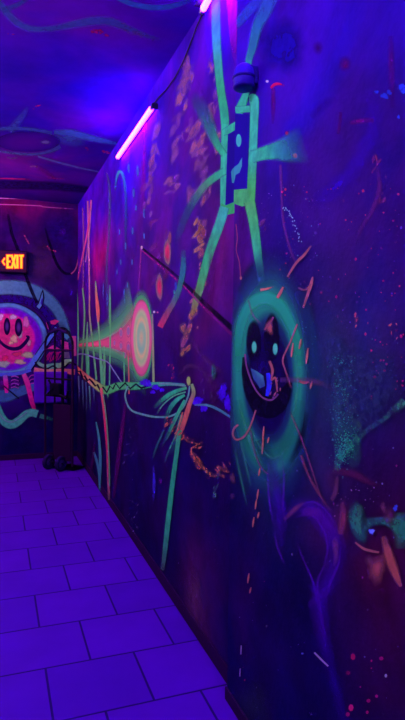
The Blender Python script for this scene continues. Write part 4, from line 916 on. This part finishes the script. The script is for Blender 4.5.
# ------------------------------------------------------------------ violet box on the end wall
root = bpy.data.objects.new('wall_box', None); COL.objects.link(root); yb = YE - .11
a, b = spot(34.5, 403.5, (1, yb)), spot(67.5, 372, (1, yb)); root.location = ((a.x + b.x) / 2, YE, a.z)
tag(root, 'violet metal box on the end wall behind the hand truck', 'box'); inv = Matrix.Translation(-root.location)
MB().box((a.x, yb, a.z), (b.x, YE, b.z), .008).move(inv).build('body', 'box', root)
dm = spot(49, 390, (1, yb)).x
for x0, x1 in ((a.x + .012, dm - .006), (dm + .006, b.x - .012)):
    dr = MB().box((x0, yb - .012, a.z + .014), (x1, yb + .002, b.z - .014), .004).move(inv).build('door', 'box', root)
    xm = x1 - .03 if x0 < dm - .05 else x0 + .03
    MB().box((xm - .008, yb - .03, (a.z + b.z) / 2 - .03), (xm + .008, yb - .01, (a.z + b.z) / 2 + .03), .003).move(inv).build('latch', 'box_edge', dr)

# ------------------------------------------------------------------ hand truck
root = bpy.data.objects.new('hand_truck', None); COL.objects.link(root); ct = spot(58.5, 464, (2, 0)); ct = Vector((ct.x, 5.92, 0))
ct.x = spot(58.6, 440, (1, 5.92)).x
root.location = ct; root.rotation_euler = (0, 0, math.radians(-50))
tag(root, 'maroon and black hand truck parked in the far corner', 'hand truck')
ZT = spot(58, 329, (1, 5.92)).z
hw = .19
for s in (-1, 1): MB().tube([(s * hw, 0, .05), (s * hw, 0, .6), (s * hw, 0, ZT - .16)], .0125).build('rail', 'truck', root)
arc = [(hw * math.cos(t), 0, ZT - .16 + .16 * math.sin(t)) for t in [math.pi * k / 16 for k in range(17)]]
hd = MB().tube(arc, .0125).build('handle', 'truck_black', root)
MB().tube([(hw * .6, 0, ZT - .035), (0, 0, ZT), (-hw * .6, 0, ZT - .035)], .018).build('grip', 'rubber', hd)
for x, r in ((-.06, .010), (.05, .016)): MB().tube([(x, .005, .12), (x, .005, ZT - .01)], r).build('upright', 'truck_black', root)
for y, r in ((350, .010), (379, .010), (396, .012)):
    z = spot(58, y, (1, 5.92)).z; MB().tube([(-hw, 0, z), (hw, 0, z)], r).build('crossbar', 'truck_black' if y > 360 else 'truck', root)
zt, zb = spot(58, 404, (1, 5.92)).z, .1
MB().box((-.06, -.016, zb), (hw - .012, -.004, zt), .003).build('back_plate', 'truck', root)
MB().box((-hw - .015, .0, .012), (hw + .015, .17, .022), .003).build('toe_plate', 'truck_black', root)
zc = spot(58, 388, (1, 5.92)).z
cb = MB().box((-.075, -.06, zc - .07), (.06, .02, zc + .05), .012).build('clamp', 'truck_black', root)
MB().tube([(-.1, -.05, zc - .06), (-.02, -.06, zc), (-.09, -.05, zc + .08)], .012).build('lever', 'truck_black', cb)
MB().tube([(.03, -.05, zc - .05), (.13, -.03, zc - .1), (.15, -.02, zc - .02)], .012).build('lever', 'truck_black', cb)
MB().tube([(-.11, -.055, .078), (.11, -.055, .078)], .009).build('axle', 'truck_black', root)
for s in (-1, 1): MB().tube([(s * .06, 0, .16), (s * .06, -.055, .078)], .008).build('axle_strut', 'truck_black', root)
for s in (-1, 1):
    w = MB().lathe([(-.018, .045), (-.022, .056), (-.020, .07), (-.012, .0775), (.012, .0775), (.020, .07), (.022, .056), (.018, .045)], (s * .085, -.055, .078), (1, 0, 0)).build('wheel', 'rubber', root)
    MB().lathe([(-.014, 0), (-.016, .014), (-.010, .02), (-.012, .046), (.012, .046), (.010, .02), (.016, .014), (.014, 0)], (s * .085, -.055, .078), (1, 0, 0)).build('hub', 'hub', w)
scene.world = bpy.data.worlds.new('world'); scene.world.use_nodes = True
scene.world.node_tree.nodes['Background'].inputs['Color'].default_value = (.01, .002, .03, 1)
scene.world.node_tree.nodes['Background'].inputs['Strength'].default_value = .2
scene.cycles.transparent_max_bounces = 64
scene.cycles.max_bounces = 8
vs = scene.view_settings; vs.view_transform = 'Standard'; vs.look = 'None'; vs.gamma = 1; vs.use_curve_mapping = False; vs.exposure = EXPOSURE
